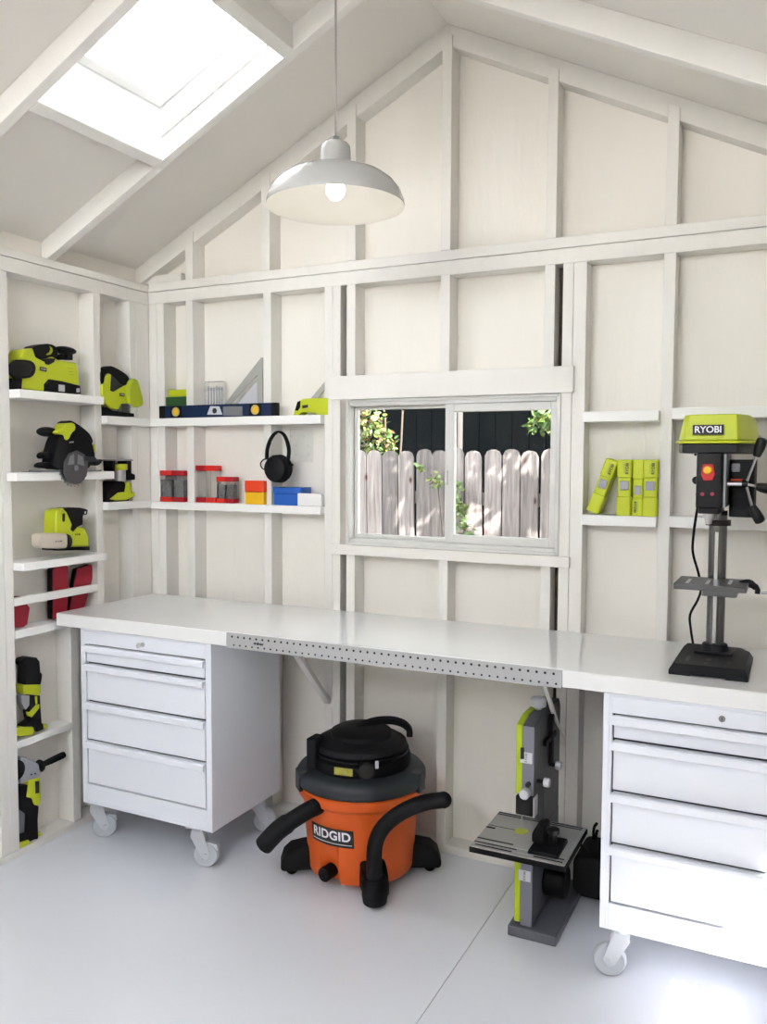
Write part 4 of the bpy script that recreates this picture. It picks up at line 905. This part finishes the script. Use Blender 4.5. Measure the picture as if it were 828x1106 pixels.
# belt cover
b = MB()
lo = [(2.374, -.395), (2.392, -.430), (2.552, -.430), (2.600, -.335), (2.606, -.20), (2.606, -.02), (2.374, -.02)]
hi = [(2.398, -.385), (2.412, -.408), (2.544, -.408), (2.572, -.33), (2.578, -.20), (2.578, -.045), (2.398, -.045)]
n = 7
def loft(b, A, za, B, zb):
    vs = [(x, y, za) for x, y in A] + [(x, y, zb) for x, y in B]
    b.add(vs, [tuple(range(n - 1, -1, -1)), tuple(range(n, 2 * n))] + [(i, (i + 1) % n, n + (i + 1) % n, n + i) for i in range(n)])
loft(b, lo, 1.6185, lo, 1.6265); mid = [(x * .35 + a * .65, y * .35 + c * .65) for (x, y), (a, c) in zip(hi, lo)]
loft(b, mid, 1.627, hi, 1.704)
cv = sub(b.build('belt_cover', 'lime', dp, bevel=.006, seg=3), dp['_o'])
lo2 = [(2.384, -.390), (2.398, -.420), (2.548, -.420), (2.592, -.33), (2.598, -.20), (2.598, -.03), (2.384, -.03)]
b = MB(); loft(b, lo2, 1.5905, lo2, 1.618); b.build('pulley_tray', 'gloss', dp, bevel=.003)
k = [(2.468,1.658),(2.424,1.673),(2.509,1.672),(2.51,1.643)]
lw, lh = k[2][0] - k[1][0], k[2][1] - k[3][1]
label_plate(dp, 'RYOBI', (k[0][0], -.4245, k[0][1]), lw, lh, 'y', .0265, name='name_plate', bold=.0005, thick=.005)
MB().ball((2.596, -.18, 1.640), .006, .006, .008).build('cover_screw', 'lgrey', dp)
# switch
k = [(2.453,1.528),(2.457,1.558),(2.484,1.558),(2.491,1.528),(2.484,1.511),(2.46,1.51),(2.471,1.541),(2.457,1.47),(2.484,1.471)]
MB().prism(k[:6], 'y', -.437, -.4255).build('switch_paddle', 'red', dp, bevel=.002)
b = MB(); b.lathe([(.002, -.010), (.010, -.009), (.0125, -.004), (.0125, 0)], (k[6][0], -.4375, k[6][1]), axis='y', n=28); b.build('switch_button', 'yellow', dp)
for q_ in k[7:]: MB().cyl((q_[0], -.4255, q_[1]), (q_[0], -.432, q_[1]), .0055, n=16).build('indicator_button', 'magenta', dp)
b = MB()
for q_, r_ in zip([(2.428,1.509),(2.433,1.467),(2.443,1.446),(2.424,1.586)], (.012, .006, .005, .004)): b.ball((q_[0] + .004, -.36, q_[1]), r_, r_, r_)
b.build('side_knob', 'black', dp)
# quill and chuck
k = [(2.477,1.415),(2.478,1.387)]
MB().lathe([(.015, .010), (.016, .002), (.016, -.012), (.012, -.018), (.009, -.032), (.003, -.034)], (2.468, -.34, 1.410), n=28).build('chuck', 'steel', dp)
# feed handles
hub = [(2.564,-0.36,1.5)][0]; hx, hy, hz = hub
MB().cyl((2.520, -.36, hz), (hx + .004, -.36, hz), .007, n=16).build('feed_shaft', 'steel', dp)
MB().cyl((hx - .004, -.36, hz), (hx + .012, -.36, hz), .013, n=20).build('hub', 'gloss', dp)
for ptsq in ([(2.569,-0.4,1.511),(2.598,-0.4,1.58),(2.601,-0.4,1.585),(2.614,-0.4,1.634)], [(2.571,-0.34,1.496),(2.597,-0.34,1.493),(2.596,-0.34,1.493),(2.635,-0.34,1.485)], [(2.569,-0.4,1.494),(2.59,-0.4,1.438),(2.594,-0.4,1.434),(2.616,-0.4,1.389)]):
    s0 = Vector((hx + .006, -.36, hz)); a_, g0, g1 = Vector(ptsq[1]), Vector(ptsq[2]), Vector(ptsq[3])
    h = sub(MB().cyl(s0, a_, .0042, n=12).build('feed_handle', 'steel', dp), dp['_o'])
    d = g1 - a_
    MB().tube([a_ + d * t for t in (0, .04, .15, .4, .7, .9, .97, 1)], [.008, .0105, .012, .0145, .0155, .0145, .011, .004], n=18, sub=1).build('grip', 'gloss', h)
cp = [(2.425,-0.2,1.44),(2.412,-0.15,1.38),(2.403,-0.12,1.317),(2.401,-0.1,1.263),(2.418,-0.08,1.193),(2.426,-0.06,1.141),(2.415,-0.05,1.098),(2.392,-0.05,1.046),(2.399,-0.08,1.001),(2.411,-0.12,0.963)]
MB().tube(cp, .0042, n=8).build('power_cord', 'rubber', dp)

# ------------------------------------------------------------------ wet and dry vacuum
V0 = (1.248, -.268, 0)
vac = thing('wet_dry_vacuum', V0, 'orange drum wet and dry vacuum with black motor head on the floor under the worktop', 'vacuum cleaner')
def polar(a, r, z): return (V0[0] + r * math.cos(a), V0[1] + r * math.sin(a), z)
VA = math.atan2(-3.07 - V0[1], 2.711 - V0[0])      # direction from the drum to the room
n_ = 72; prof = [(.196, .035), (.200, .045), (.203, .10), (.212, .21), (.2195, .305), (.224, .311), (.232, .315), (.237, .322), (.238, .350), (.230, .358)]
b = MB(); b.lathe(prof, V0, n=n_)
# flutes in the lower drum between the feet
for i, v in enumerate(b.v):
    ang = math.atan2(v[1] - V0[1], v[0] - V0[0]) - VA; rr_ = math.hypot(v[0] - V0[0], v[1] - V0[1]); z = v[2]
    for a0, hw in ((-.62, .20),):
        dd = abs((ang - a0 + PI) % (2 * PI) - PI)
        if dd < hw and z < .12: 
            s_ = (rr_ - .030) / rr_; b.v[i] = (V0[0] + (v[0] - V0[0]) * s_, V0[1] + (v[1] - V0[1]) * s_, z)
b.build('drum', 'orange', vac, bevel=.0)
b = MB(); b.lathe([(.229, .359), (.241, .361), (.246, .370), (.245, .396), (.236, .410), (.222, .418), (.190, .424), (.10, .426)], V0, n=64)
b.build('lid', 'dgrey', vac)
b = MB(); b.lathe([(.186, .424), (.190, .436), (.186, .462), (.172, .472), (.170, .484), (.176, .492), (.170, .508), (.150, .520), (.118, .528), (.114, .545), (.095, .556), (.05, .562), (.01, .563)], V0, n=56)
b.build('motor_head', 'black', vac)
b = MB(); b.lathe([(.171, .473), (.180, .474), (.181, .481), (.170, .483)], V0, n=56, close=False); b.build('head_seam_ring', 'gloss', vac)
# carry handle on top
ha = VA + PI / 2 + .35
def hp_(t, z, o_=0): return (V0[0] + t * math.cos(ha) + o_ * math.cos(VA), V0[1] + t * math.sin(ha) + o_ * math.sin(VA), z)
hb = MB()
pp = [hp_(-.02, .552), hp_(.05, .568, -.01), hp_(.12, .562, -.02), hp_(.170, .545, -.02), hp_(.198, .520, -.015), hp_(.200, .495, -.01)]
for o_ in (-.014, 0, .014): hb.tube([(p[0] + o_ * math.cos(VA), p[1] + o_ * math.sin(VA), p[2]) for p in pp], .012, n=12)
hb.build('carry_handle', 'black', vac)
cb_ = MB()
c0 = hp_(-.180, .43); cb_.box(c0[0] - .020, c0[0] + .020, c0[1] - .035, c0[1] + .035, .426, .540)
cb_.build('cord_wrap', 'black', vac, bevel=.004)
for a in (VA + 1.15, VA - 1.25, VA + 2.6):
    q0 = polar(a, .238, 0); t_ = (-math.sin(a), math.cos(a))
    b = MB(); 
    P_ = [(q0[0] + t_[0] * s - math.cos(a) * i_, q0[1] + t_[1] * s - math.sin(a) * i_) for s, i_ in ((-.028, .03), (.028, .03), (.028, -.012), (-.028, -.012))]
    b.prism(P_, 'z', .345, .420); b.build('latch', 'dgrey', vac, bevel=.004)
# exhaust port at the front of the head
q0 = polar(VA + .10, .150, .460); q1 = polar(VA + .10, .200, .456)
b = MB(); b.cyl(q0, q1, .034, .032, n=28); b.build('exhaust_port', 'gloss', vac, bevel=.002)
q2 = polar(VA + .10, .2005, .456); q3 = polar(VA + .10, .202, .456)
MB().cyl(q2, q3, .026, n=24).build('port_opening', 'textk', vac)
b = MB(); q0 = polar(VA - .45, .168, .432)
def tangent_plate(b, a, r, z, w, h, th):
    c = polar(a, r, z); tx = (-math.sin(a), math.cos(a)); nx = (math.cos(a), math.sin(a))
    vs = []
    for k_ in (0, th):
        for s, u in ((-w / 2, -h / 2), (w / 2, -h / 2), (w / 2, h / 2), (-w / 2, h / 2)): vs.append((c[0] + tx[0] * s + nx[0] * k_, c[1] + tx[1] * s + nx[1] * k_, z + u))
    b.add(vs, [(3, 2, 1, 0), (4, 5, 6, 7), (0, 1, 5, 4), (1, 2, 6, 5), (2, 3, 7, 6), (3, 0, 4, 7)])
b = MB(); tangent_plate(b, VA - .34, .188, .449, .070, .026, .003); b.build('rating_label', 'olive', vac, smooth=False)
b = MB(); tangent_plate(b, VA + .30, .187, .475, .014, .028, .006); b.build('power_switch', 'knob', vac, bevel=.002)
# name label bent round the drum
def wrap(a0, rf, zc_, x, y, off_): 
    z = zc_ + y; r_ = rf(z) + off_; a = a0 + x / r_; return (V0[0] + r_ * math.cos(a), V0[1] + r_ * math.sin(a), z)
def rf(z): return .203 + (z - .10) * .0875
LA = VA - .55; LZ = .212; LW, LH = .185, .066
b = MB(); N = 16; vs = []; fs = []
for o_ in (.0005, .002):
    for j in (-1, 1):
        for i in range(N + 1): vs.append(wrap(LA, rf, LZ, -LW / 2 + LW * i / N, j * LH / 2, o_))
M1 = N + 1
for i in range(N):
    fs.append((2 * M1 + i, 2 * M1 + i + 1, 3 * M1 + i + 1, 3 * M1 + i)); fs.append((M1 + i, 3 * M1 + i, 3 * M1 + i + 1, M1 + i + 1)); fs.append((i, i + 1, 2 * M1 + i + 1, 2 * M1 + i))
b.add(vs, fs); b.cur = 1
tv, tf = text_geo('RIDGID', .047, .0004, .0011, 1.06)
b.add([wrap(LA, rf, LZ + .006, v.x, v.y, .0026 + v.z) for v in tv], tf)
vs = []
for j in (0, 1):
    for i in range(N + 1): vs.append(wrap(LA, rf, LZ - .0235 + j * .0026, -LW * .46 + LW * .92 * i / N, 0, .0026))
b.add(vs, [(i, i + 1, M1 + i + 1, M1 + i) for i in range(N)])
b.build('name_label', ['textk', 'textw'], vac, smooth=False)
# drain plug
b = MB(); b.cyl(polar(VA - .66, .16, .068), polar(VA - .66, .222, .066), .026, n=24); b.build('drain_cap', 'black', vac, bevel=.003)
# caster feet
for px_, py_, hh, aa in ((1.038, -.404, .10, 0), (1.390, -.440, .110, 1), (1.475, -.160, .10, 2), (1.10, -.06, .10, 3)):
    a = math.atan2(py_ - V0[1], px_ - V0[0]); ux, uy = math.cos(a), math.sin(a); tx, ty = -uy, ux
    R0 = math.hypot(px_ - V0[0], py_ - V0[1])
    pr_ = [(.175, .026), (.175, hh + .025), (.215, hh + .022), (R0 + .015, hh + .012), (R0 + .042, hh - .012), (R0 + .054, hh - .05), (R0 + .055, .026)]
    b = MB(); vs = []
    for s in (-1, 1):
        for r_, z in pr_: vs.append((V0[0] + ux * r_ + tx * s * .046, V0[1] + uy * r_ + ty * s * .046, z))
    m_ = len(pr_); b.add(vs, [tuple(range(m_ - 1, -1, -1)), tuple(range(m_, 2 * m_))] + [(i, (i + 1) % m_, m_ + (i + 1) % m_, m_ + i) for i in range(m_)])
    ft = sub(b.build('caster_foot', 'black', vac, bevel=.014, seg=3), vac['_o'])
    w = MB(); cx_, cy__ = V0[0] + ux * (R0 + .012), V0[1] + uy * (R0 + .012)
    w.cyl((cx_ - tx * .012, cy__ - ty * .012, .024), (cx_ + tx * .012, cy__ + ty * .012, .024), .024, n=24); w.build('wheel', 'rubber', ft, bevel=.003)
# hose stub and extension wand: both plug into the drum
hs_ = [(1.186,-0.4,0.295),(1.19,-0.46,0.318),(1.169,-0.51,0.312),(1.123,-0.55,0.281),(1.069,-0.57,0.237),(1.016,-0.58,0.176)]
inl = hs_[0]
b = MB(); b.cyl(polar(math.atan2(hs_[0][1] - V0[1], hs_[0][0] - V0[0]), .19, hs_[0][2]), hs_[1], .040, .036, n=28); b.build('hose_inlet', 'black', vac, bevel=.004)
b = MB(); b.tube(hs_[1:], [.031] * 9 + [.035] * 8, n=24, sub=5); ho = b.build('hose', 'black', vac)
hs2 = [(1.417,-0.49,0.075),(1.415,-0.488,0.138),(1.42,-0.49,0.226),(1.452,-0.49,0.295),(1.513,-0.47,0.352),(1.579,-0.43,0.382),(1.639,-0.4,0.392)]
b = MB(); b.tube(hs2, .0275, n=24, sub=6); b.ball(hs2[-1], .0285, .0285, .0285); b.build('curved_wand', 'black', vac)
b = MB(); q = hs2[0]; b.lathe([(.026, .0), (.042, .004), (.046, .03), (.045, .085), (.039, .095), (.030, .096)], (q[0], q[1] + .004, .012), n=28); b.build('wand_holder', 'black', vac, bevel=.002)

# ------------------------------------------------------------------ band saw
BX0, BX1, BY0, BY1 = 1.905, 1.967, -.430, -.105
sw = thing('band_saw', (1.97, -.28, 0), 'grey upright band saw with lime edge strip and slotted table under the worktop', 'band saw')
MB().box(1.89, 2.052, -.452, -.05, 0, .034).build('base', 'grey2', sw, bevel=.004)
b = MB()
b.prism([(BY0, .475), (BY0, .705), (-.36, .722), (BY1 - .02, .722), (BY1, .69), (BY1, .475)], 'x', BX0 + .022, BX1)
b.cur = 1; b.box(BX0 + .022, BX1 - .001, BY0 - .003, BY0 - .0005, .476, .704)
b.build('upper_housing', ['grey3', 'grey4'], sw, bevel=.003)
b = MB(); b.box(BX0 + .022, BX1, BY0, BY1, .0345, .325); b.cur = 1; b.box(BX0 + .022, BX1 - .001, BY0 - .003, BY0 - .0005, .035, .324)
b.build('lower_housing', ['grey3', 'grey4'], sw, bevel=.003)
MB().box(BX0 + .024, BX1 - .001, -.304, BY1 - .001, .3255, .4745).build('column', 'grey3', sw, bevel=.002)
b = MB(); b.prism([(BY0 - .002, .474), (BY0 - .002, .706), (-.36, .724), (BY1 - .02, .724), (BY1, .69), (BY1, .474)], 'x', BX0, BX0 + .0215); b.build('upper_door', 'limeb', sw, bevel=.003)
MB().box(BX0, BX0 + .0215, BY0 - .002, BY1, .042, .326).build('lower_door', 'limeb', sw, bevel=.003)
k = [(1.921,0.631),(1.933,0.633),(1.934,0.595),(1.921,0.593),(1.942,0.486),(1.95,0.515)]
MB().prism(k[:4], 'y', -.436, -.4325).build('door_latch', 'textk', sw, bevel=.001)
label_plate(sw, 'RYOBI', (1.9405, -.4335, .600), .036, .040, 'y', .011, rot=PI / 2, fg='textk', bgm='knob')
label_plate(sw, 'RYOBI', (1.9405, -.4335, .205), .036, .040, 'y', .011, rot=PI / 2, fg='textk', bgm='knob')
b = MB(); b.cyl((k[4][0], -.434, k[4][1]), (k[4][0], -.462, k[4][1]), .017, n=10); b.build('guide_knob', 'knob', sw, bevel=.003)
MB().cyl((k[5][0], -.434, k[5][1]), (k[5][0], -.448, k[5][1]), .008, n=16).build('guide_knob', 'black', sw)
k = [(1.981,-0.4,0.498),(1.987,-0.27,0.525),(1.979,-0.26,0.624),(1.954,-0.4,0.481)]
for (yy, zz, m_) in ((-.395, .515, 'knob'), (-.245, .522, 'knob')):
    MB().cyl((BX1, yy, zz), (BX1 + .022, yy, zz), .006, n=12).build('knob_shaft', 'black', sw)
    MB().cyl((BX1 + .0225, yy, zz), (BX1 + .042, yy, zz), .015, n=12).build('side_knob', m_, sw, bevel=.003)
b = MB(); b.box(BX1 + .001, BX1 + .014, -.262, -.238, .53, .700); b.box(BX1 + .001, BX1 + .012, -.33, -.20, .612, .630); b.build('tension_bracket', 'black', sw, bevel=.001)
b = MB(); b.cyl((1.938, -.29, .7225), (1.938, -.29, .732), .012); b.build('tension_shaft', 'steel', sw)
MB().lathe([(.012, .732), (.026, .733), (.028, .740), (.028, .758), (.022, .764), (.005, .765)], (1.938, -.29, 0), n=10).build('tension_knob', 'knob', sw, bevel=.001)
b = MB(); b.rbox(1.908, 1.966, -.438, -.395, .408, .473, .006, axis='y'); b.build('blade_guide', 'gloss', sw, bevel=.002)
MB().box(1.9665, 1.970, -.438, -.395, .405, .47).build('guide_plate', 'knob', sw)
MB().box(1.9255, 1.9275, -.430, -.422, .330, .408).build('saw_blade', 'steel', sw)
# table
TX0, TX1, TY0, TY1, TT = 1.812, 2.112, -.600, -.308, .350
b = MB(); b.box(TX0, TX1, TY0, TY1, TT - .004, TT)
for yy in (TY0 + .045, TY0 + .018): b.box(TX0, TX1, yy, yy + .002, TT, TT + .0012)
b.cur = 1
b.box(TX0 - .003, TX1 + .003, TY0 - .004, TY1 + .003, TT - .020, TT - .0042)
for y_, x_0, x_1, w_2 in ((TY0 + .012, .01, .13, .006), (TY0 + .032, .0, .14, .006), (TY0 + .060, .00, .12, .007), (TY1 - .012, .0, .29, .006), (TY1 - .026, .0, .29, .006), (TY0 + .012, .20, .29, .006), (TY0 + .032, .20, .29, .006), (-.452, .0, .03, .009)):
    b.box(TX0 + x_0, TX0 + x_1, y_, y_ + w_2, TT, TT + .0008)
b.box(TX0, 1.925, -.431, -.428, TT, TT + .0006)
tb = sub(b.build('saw_table', ['alu', 'rubber'], sw, smooth=False), sw['_o'])
b = MB(); b.cyl((1.927, -.43, TT + .0005), (1.927, -.43, TT + .002), .022, n=28); b.build('table_insert', 'lime', tb)
MB().box(1.925, 1.96, -.45, -.40, .3255, TT - .0202).build('trunnion', 'alu', sw, bevel=.002)
mg = MB(); gx, gy = 2.035, -.50
mg.prism([(gx - .045 + .0 * t, TT + .001) for t in (0,)] + [(gx - .045, TT + .001), (gx + .050, TT + .001), (gx + .048, TT + .014), (gx - .043, TT + .014)], 'y', gy - .075, gy + .055)
mg.prism([(gx - .048, TT + .014), (gx - .048, TT + .040), (gx - .038, TT + .062), (gx - .020, TT + .070), (gx - .008, TT + .066), (gx - .008, TT + .014)], 'y', gy - .020, gy + .050)
mg.build('mitre_gauge', 'black', sw, bevel=.003)
mg = MB(); mg.cyl((gx + .018, gy - .01, TT + .0145), (gx + .018, gy - .01, TT + .050), .012); mg.lathe([(.010, .050), (.019, .052), (.020, .066), (.014, .070), (.003, .071)], (gx + .018, gy - .01, TT), n=10); mg.build('gauge_knob', 'gloss', sw)
for x_, r_ in ((BX1 + .008, .014),):
    MB().cyl((x_ + .012, -.435, .292), (x_ + .012, -.470, .292), .016, n=10).build('tilt_knob', 'knob', sw, bevel=.003)
    MB().cyl((x_ + .012, -.434, .292), (x_ + .012, -.395, .292), .008).build('tilt_shaft', 'alu', sw)
b = MB(); b.cyl((BX1 + .001, -.27, .13), (BX1 + .075, -.27, .13), .055, n=32); b.build('motor_pulley_cover', 'black', sw, bevel=.006)
b = MB(); b.rbox(2.044, 2.195, -.20, -.02, .06, .20, .03, axis='y'); b.box(2.06, 2.19, -.16, -.06, .0345, .0595); b.build('motor', 'rubber', sw, bevel=.006)
b = MB(); b.tube([(2.088,-0.3,0.29),(2.097,-0.2,0.214),(2.099,-0.1,0.139),(2.101,-0.08,0.098)], .005, n=8); b.tube([(2.094,-0.05,0.262),(2.084,-0.05,0.244),(2.082,-0.05,0.207),(2.091,-0.06,0.167),(2.105,-0.1,0.154)], .005, n=8); b.tube([(2.094,-0.04,0.232),(2.09,-0.04,0.218),(2.091,-0.05,0.189),(2.102,-0.08,0.171)], .005, n=8)
b.build('power_cord', 'rubber', sw)

M['leafg'] = mat('leaf_light_green', (0.08, 0.13, 0.03), 0.5, var=0.3, vscale=5)
SKY, SUN, EXPO = .62, 13.5, 2.06
# ------------------------------------------------------------------ garden outside the window
FY = 2.60
b = MB(); b.box(-9, 12, -14, 16, -.16, -.10)
g = structure(b.build('ground', 'soil', smooth=False), 'bare garden soil outside'); 
fe = thing('garden_fence', (0.4, FY, -.1), 'weathered grey-brown dog-ear picket fence seen through the window', 'fence')
px0 = -1.75; pitch = .1305
for i in range(36):
    x = px0 + i * pitch; w = .1215; r = random.Random(i)
    h = 1.640 + r.uniform(-.008, .008) + (0.02 if i == 17 else 0); lean = r.uniform(-.012, .012) + .02 * (x < .6)
    pts = [(x, -.10), (x + w, -.10), (x + w - lean, h - .045), (x + w * .86 - lean, h - .012), (x + w * .62 - lean, h), (x + w * .38 - lean, h), (x + w * .14 - lean, h - .012), (x - lean, h - .045)]
    o = MB().prism(pts, 'y', FY, FY + .018).build('fence_picket', 'fence', fe, bevel=.001)
for z in (.2, 1.25): MB().box(px0 - .1, px0 + 36 * pitch, FY + .019, FY + .06, z, z + .09).build('fence_rail', 'fence', fe)
solo(MB().cyl((.345, FY + .5, -.1), (.345, FY + .5, 3.6), .022, n=10), 'timber_post', 'postm', (.345, FY + .5, -.1), 'slim pale post rising behind the fence at the left of the right pane', 'post')
# near-black backdrop, the deep shade behind the fence put into its colour
b = MB()
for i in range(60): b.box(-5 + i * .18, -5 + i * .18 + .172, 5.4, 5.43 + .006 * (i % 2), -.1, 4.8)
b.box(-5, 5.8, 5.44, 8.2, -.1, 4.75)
ob = thing('dark_backdrop', (0, 6.5, -.1), 'near-black boarded backdrop standing in for deep shade behind the fence', 'backdrop')
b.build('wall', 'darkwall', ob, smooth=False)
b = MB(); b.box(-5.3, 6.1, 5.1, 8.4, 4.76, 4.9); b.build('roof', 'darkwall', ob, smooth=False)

b = MB()  # unseen fence added to block low sky light at the hatch
for i in range(30): b.box(4.2, 4.22, -5.2 + i * .21, -5.2 + i * .21 + .205, -.1, 2.84 + .01 * (i % 3))
for z in (.3, 1.9): b.box(4.221, 4.26, -5.2, 1.1, z, z + .09)
solo(b, 'sky_block_fence', 'fencedark', (4.2, -2, -.1), 'tall dark board fence added out of view to block sky light at the hatch', 'fence')

def leaves(b, c, rad, n, size, rng, flat=1.0):
    for _ in range(n):
        d = Vector((rng.gauss(0, 1), rng.gauss(0, 1), rng.gauss(0, 1))).normalized() * rng.uniform(.35, 1) 
        p = Vector(c) + Vector((d.x * rad[0], d.y * rad[1] * flat, d.z * rad[2]))
        a = Vector((rng.uniform(-1, 1), rng.uniform(-1, .3), rng.uniform(-1, .6))).normalized()
        s = a.orthogonal().normalized(); s.rotate(Matrix.Rotation(rng.uniform(0, 6.28), 3, a)); nrm = a.cross(s)
        L = size * rng.uniform(.7, 1.3); W = L * .42
        b.cur = rng.randrange(2) if rng.random() < .8 else 2
        b.add([p, p + a * L * .3 + s * W * .5 + nrm * L * .05, p + a * L * .7 + s * W * .45 + nrm * L * .04, p + a * L, p + a * L * .7 - s * W * .45 + nrm * L * .04, p + a * L * .3 - s * W * .5 + nrm * L * .05],
              [(0, 1, 2, 3), (0, 3, 4, 5)])
def shrub(name, base, blobs, n, size, mats, label, seed, stems, group=None):
    rng = random.Random(seed); t = thing(name, base, label, 'shrub', group)
    b = MB()
    for c, rad in blobs: leaves(b, c, rad, n, size, rng)
    b.build('foliage', mats, t, smooth=False)
    b = MB()
    for s in stems: b.tube(s, .008, n=6)
    b.build('stem', 'bark', t)
    return t
shrub('garden_shrub', (-.25, FY + .35, -.1), [((-.42, FY + .30, 1.78), (.19, .18, .20)), ((-.33, FY + .30, 1.90), (.13, .18, .16)), ((-.40, FY + .3, 1.62), (.20, .15, .16)), ((-.17, FY + .3, 1.68), (.07, .12, .14))], 150, .055, ['leaf', 'leafy', 'leafr'],
      'bushy shrub with yellow-green and rusty leaves behind the fence in the left pane', 3, [[(-.2, FY + .35, -.1), (-.2, FY + .33, .9), (-.2, FY + .3, 1.9)], [(-.2, FY + .33, .9), (-.08, FY + .3, 1.5), (-.05, FY + .3, 1.95)]])
shrub('garden_shrub', (1.15, FY + .35, -.1), [((1.16, FY + .3, 1.92), (.16, .15, .12)), ((1.04, FY + .3, 1.84), (.10, .12, .08)), ((1.22, FY + .32, 1.72), (.10, .12, .12))], 80, .062, ['leaf', 'leafg', 'leafy'],
      'light green leafy branches above the fence at the right edge of the right pane', 4, [[(1.3, FY + .35, -.1), (1.3, FY + .33, 1.2), (1.2, FY + .3, 1.95)]])
rng = random.Random(9)
vine = thing('climbing_vine', (.56, FY - .06, -.1), 'light green vine climbing the fence in the right pane', 'plant')
b = MB()
for z, x, w in ((.9, .62, .09), (1.02, .60, .09), (1.12, .58, .09), (1.22, .57, .075), (1.30, .545, .065), (1.38, .53, .04)): leaves(b, (x, FY - .06, z), (w, .04, .07), 34, .045, rng)
b.build('foliage', ['leaf', 'leafg', 'leafy'], vine, smooth=False)
MB().tube([(.6, FY - .03, -.1), (.6, FY - .03, .8), (.56, FY - .03, 1.3)], .006, n=6).build('stem', 'bark', vine)
sp = thing('vine_sprig', (.40, FY - .05, 1.0), 'small sprig of pale green leaves over the fence beside the window mullion', 'plant')
b = MB()
for z, x, w in ((1.46, .37, .05), (1.40, .40, .05), (1.52, .27, .03)): leaves(b, (x, FY - .07, z), (w, .03, .035), 12, .05, rng)
b.build('foliage', ['leafy', 'leafg', 'leaf'], sp, smooth=False)
MB().tube([(.42, FY - .02, .2), (.42, FY - .03, 1.0), (.38, FY - .05, 1.46)], .004, n=6).build('stem', 'bark', sp)
# garden tree between the shed and the fence side: its branches throw dappled shade on the pickets
tr = thing('garden_tree', (3.3, 1.5, -.1), 'leafy garden tree beside the shed', 'tree')
b = MB(); r2 = random.Random(21)
for _ in range(26): leaves(b, (r2.uniform(.4, 3.0), r2.uniform(1.0, 1.75), r2.uniform(2.9, 3.7)), (.26, .20, .16), 60, .12, r2)
b.build('foliage', ['leaf', 'leafg', 'leafy'], tr, smooth=False)
MB().tube([(3.3, 1.5, -.1), (3.25, 1.45, 1.6), (2.9, 1.4, 2.7), (2.0, 1.4, 3.2), (1.0, 1.4, 3.3)], .05, n=8).build('trunk', 'bark', tr)

# ------------------------------------------------------------------ light
w = bpy.data.worlds.new('sky'); scene.world = w; w.use_nodes = True
nt = w.node_tree; bg = nt.nodes['Background']
sky = nt.nodes.new('ShaderNodeTexSky'); sky.sky_type = 'NISHITA'; sky.sun_disc = False
sdir = Vector((-.567, .63, -1.0)).normalized()
sky.sun_elevation = math.asin(-sdir.z); sky.sun_rotation = math.atan2(-sdir.x, -sdir.y)
sky.air_density = 1.0; sky.dust_density = 0.3; sky.ozone_density = 1.0
hs = nt.nodes.new('ShaderNodeHueSaturation'); hs.inputs['Saturation'].default_value = .2
nt.links.new(sky.outputs['Color'], hs.inputs['Color']); nt.links.new(hs.outputs['Color'], bg.inputs['Color']); bg.inputs['Strength'].default_value = SKY
sl = bpy.data.lights.new('sun', 'SUN'); sl.energy = SUN; sl.angle = .009; sl.color = (1, .96, .90)
so = bpy.data.objects.new('sun', sl); COL.objects.link(so); so.rotation_euler = sdir.to_track_quat('-Z', 'Y').to_euler(); so.location = (5, -5, 8)

# ------------------------------------------------------------------ camera
f, yaw, pit, rol, cx, cy, cz = (916.1086,-0.45520,-0.06076,0.00410,2.7110,-3.0725,1.5650)
fw = Vector((math.sin(yaw) * math.cos(pit), math.cos(yaw) * math.cos(pit), math.sin(pit)))
rt = Vector((math.cos(yaw), -math.sin(yaw), 0)); up = rt.cross(fw)
r2_, u2 = rt * math.cos(rol) + up * math.sin(rol), -rt * math.sin(rol) + up * math.cos(rol)
cd = bpy.data.cameras.new('camera'); cam = bpy.data.objects.new('camera', cd); COL.objects.link(cam)
cam.matrix_world = Matrix(((r2_.x, u2.x, -fw.x, cx), (r2_.y, u2.y, -fw.y, cy), (r2_.z, u2.z, -fw.z, cz), (0, 0, 0, 1)))
cd.sensor_fit = 'VERTICAL'; cd.sensor_height = 24; cd.lens = f / 1106 * 24; cd.clip_start = .05
scene.camera = cam
scene.view_settings.view_transform = 'Standard'; scene.view_settings.look = 'None'
scene.view_settings.gamma = 1; scene.view_settings.use_curve_mapping = False
scene.view_settings.exposure = EXPO
for o in bpy.data.objects:
    if '_o' in o: del o['_o']
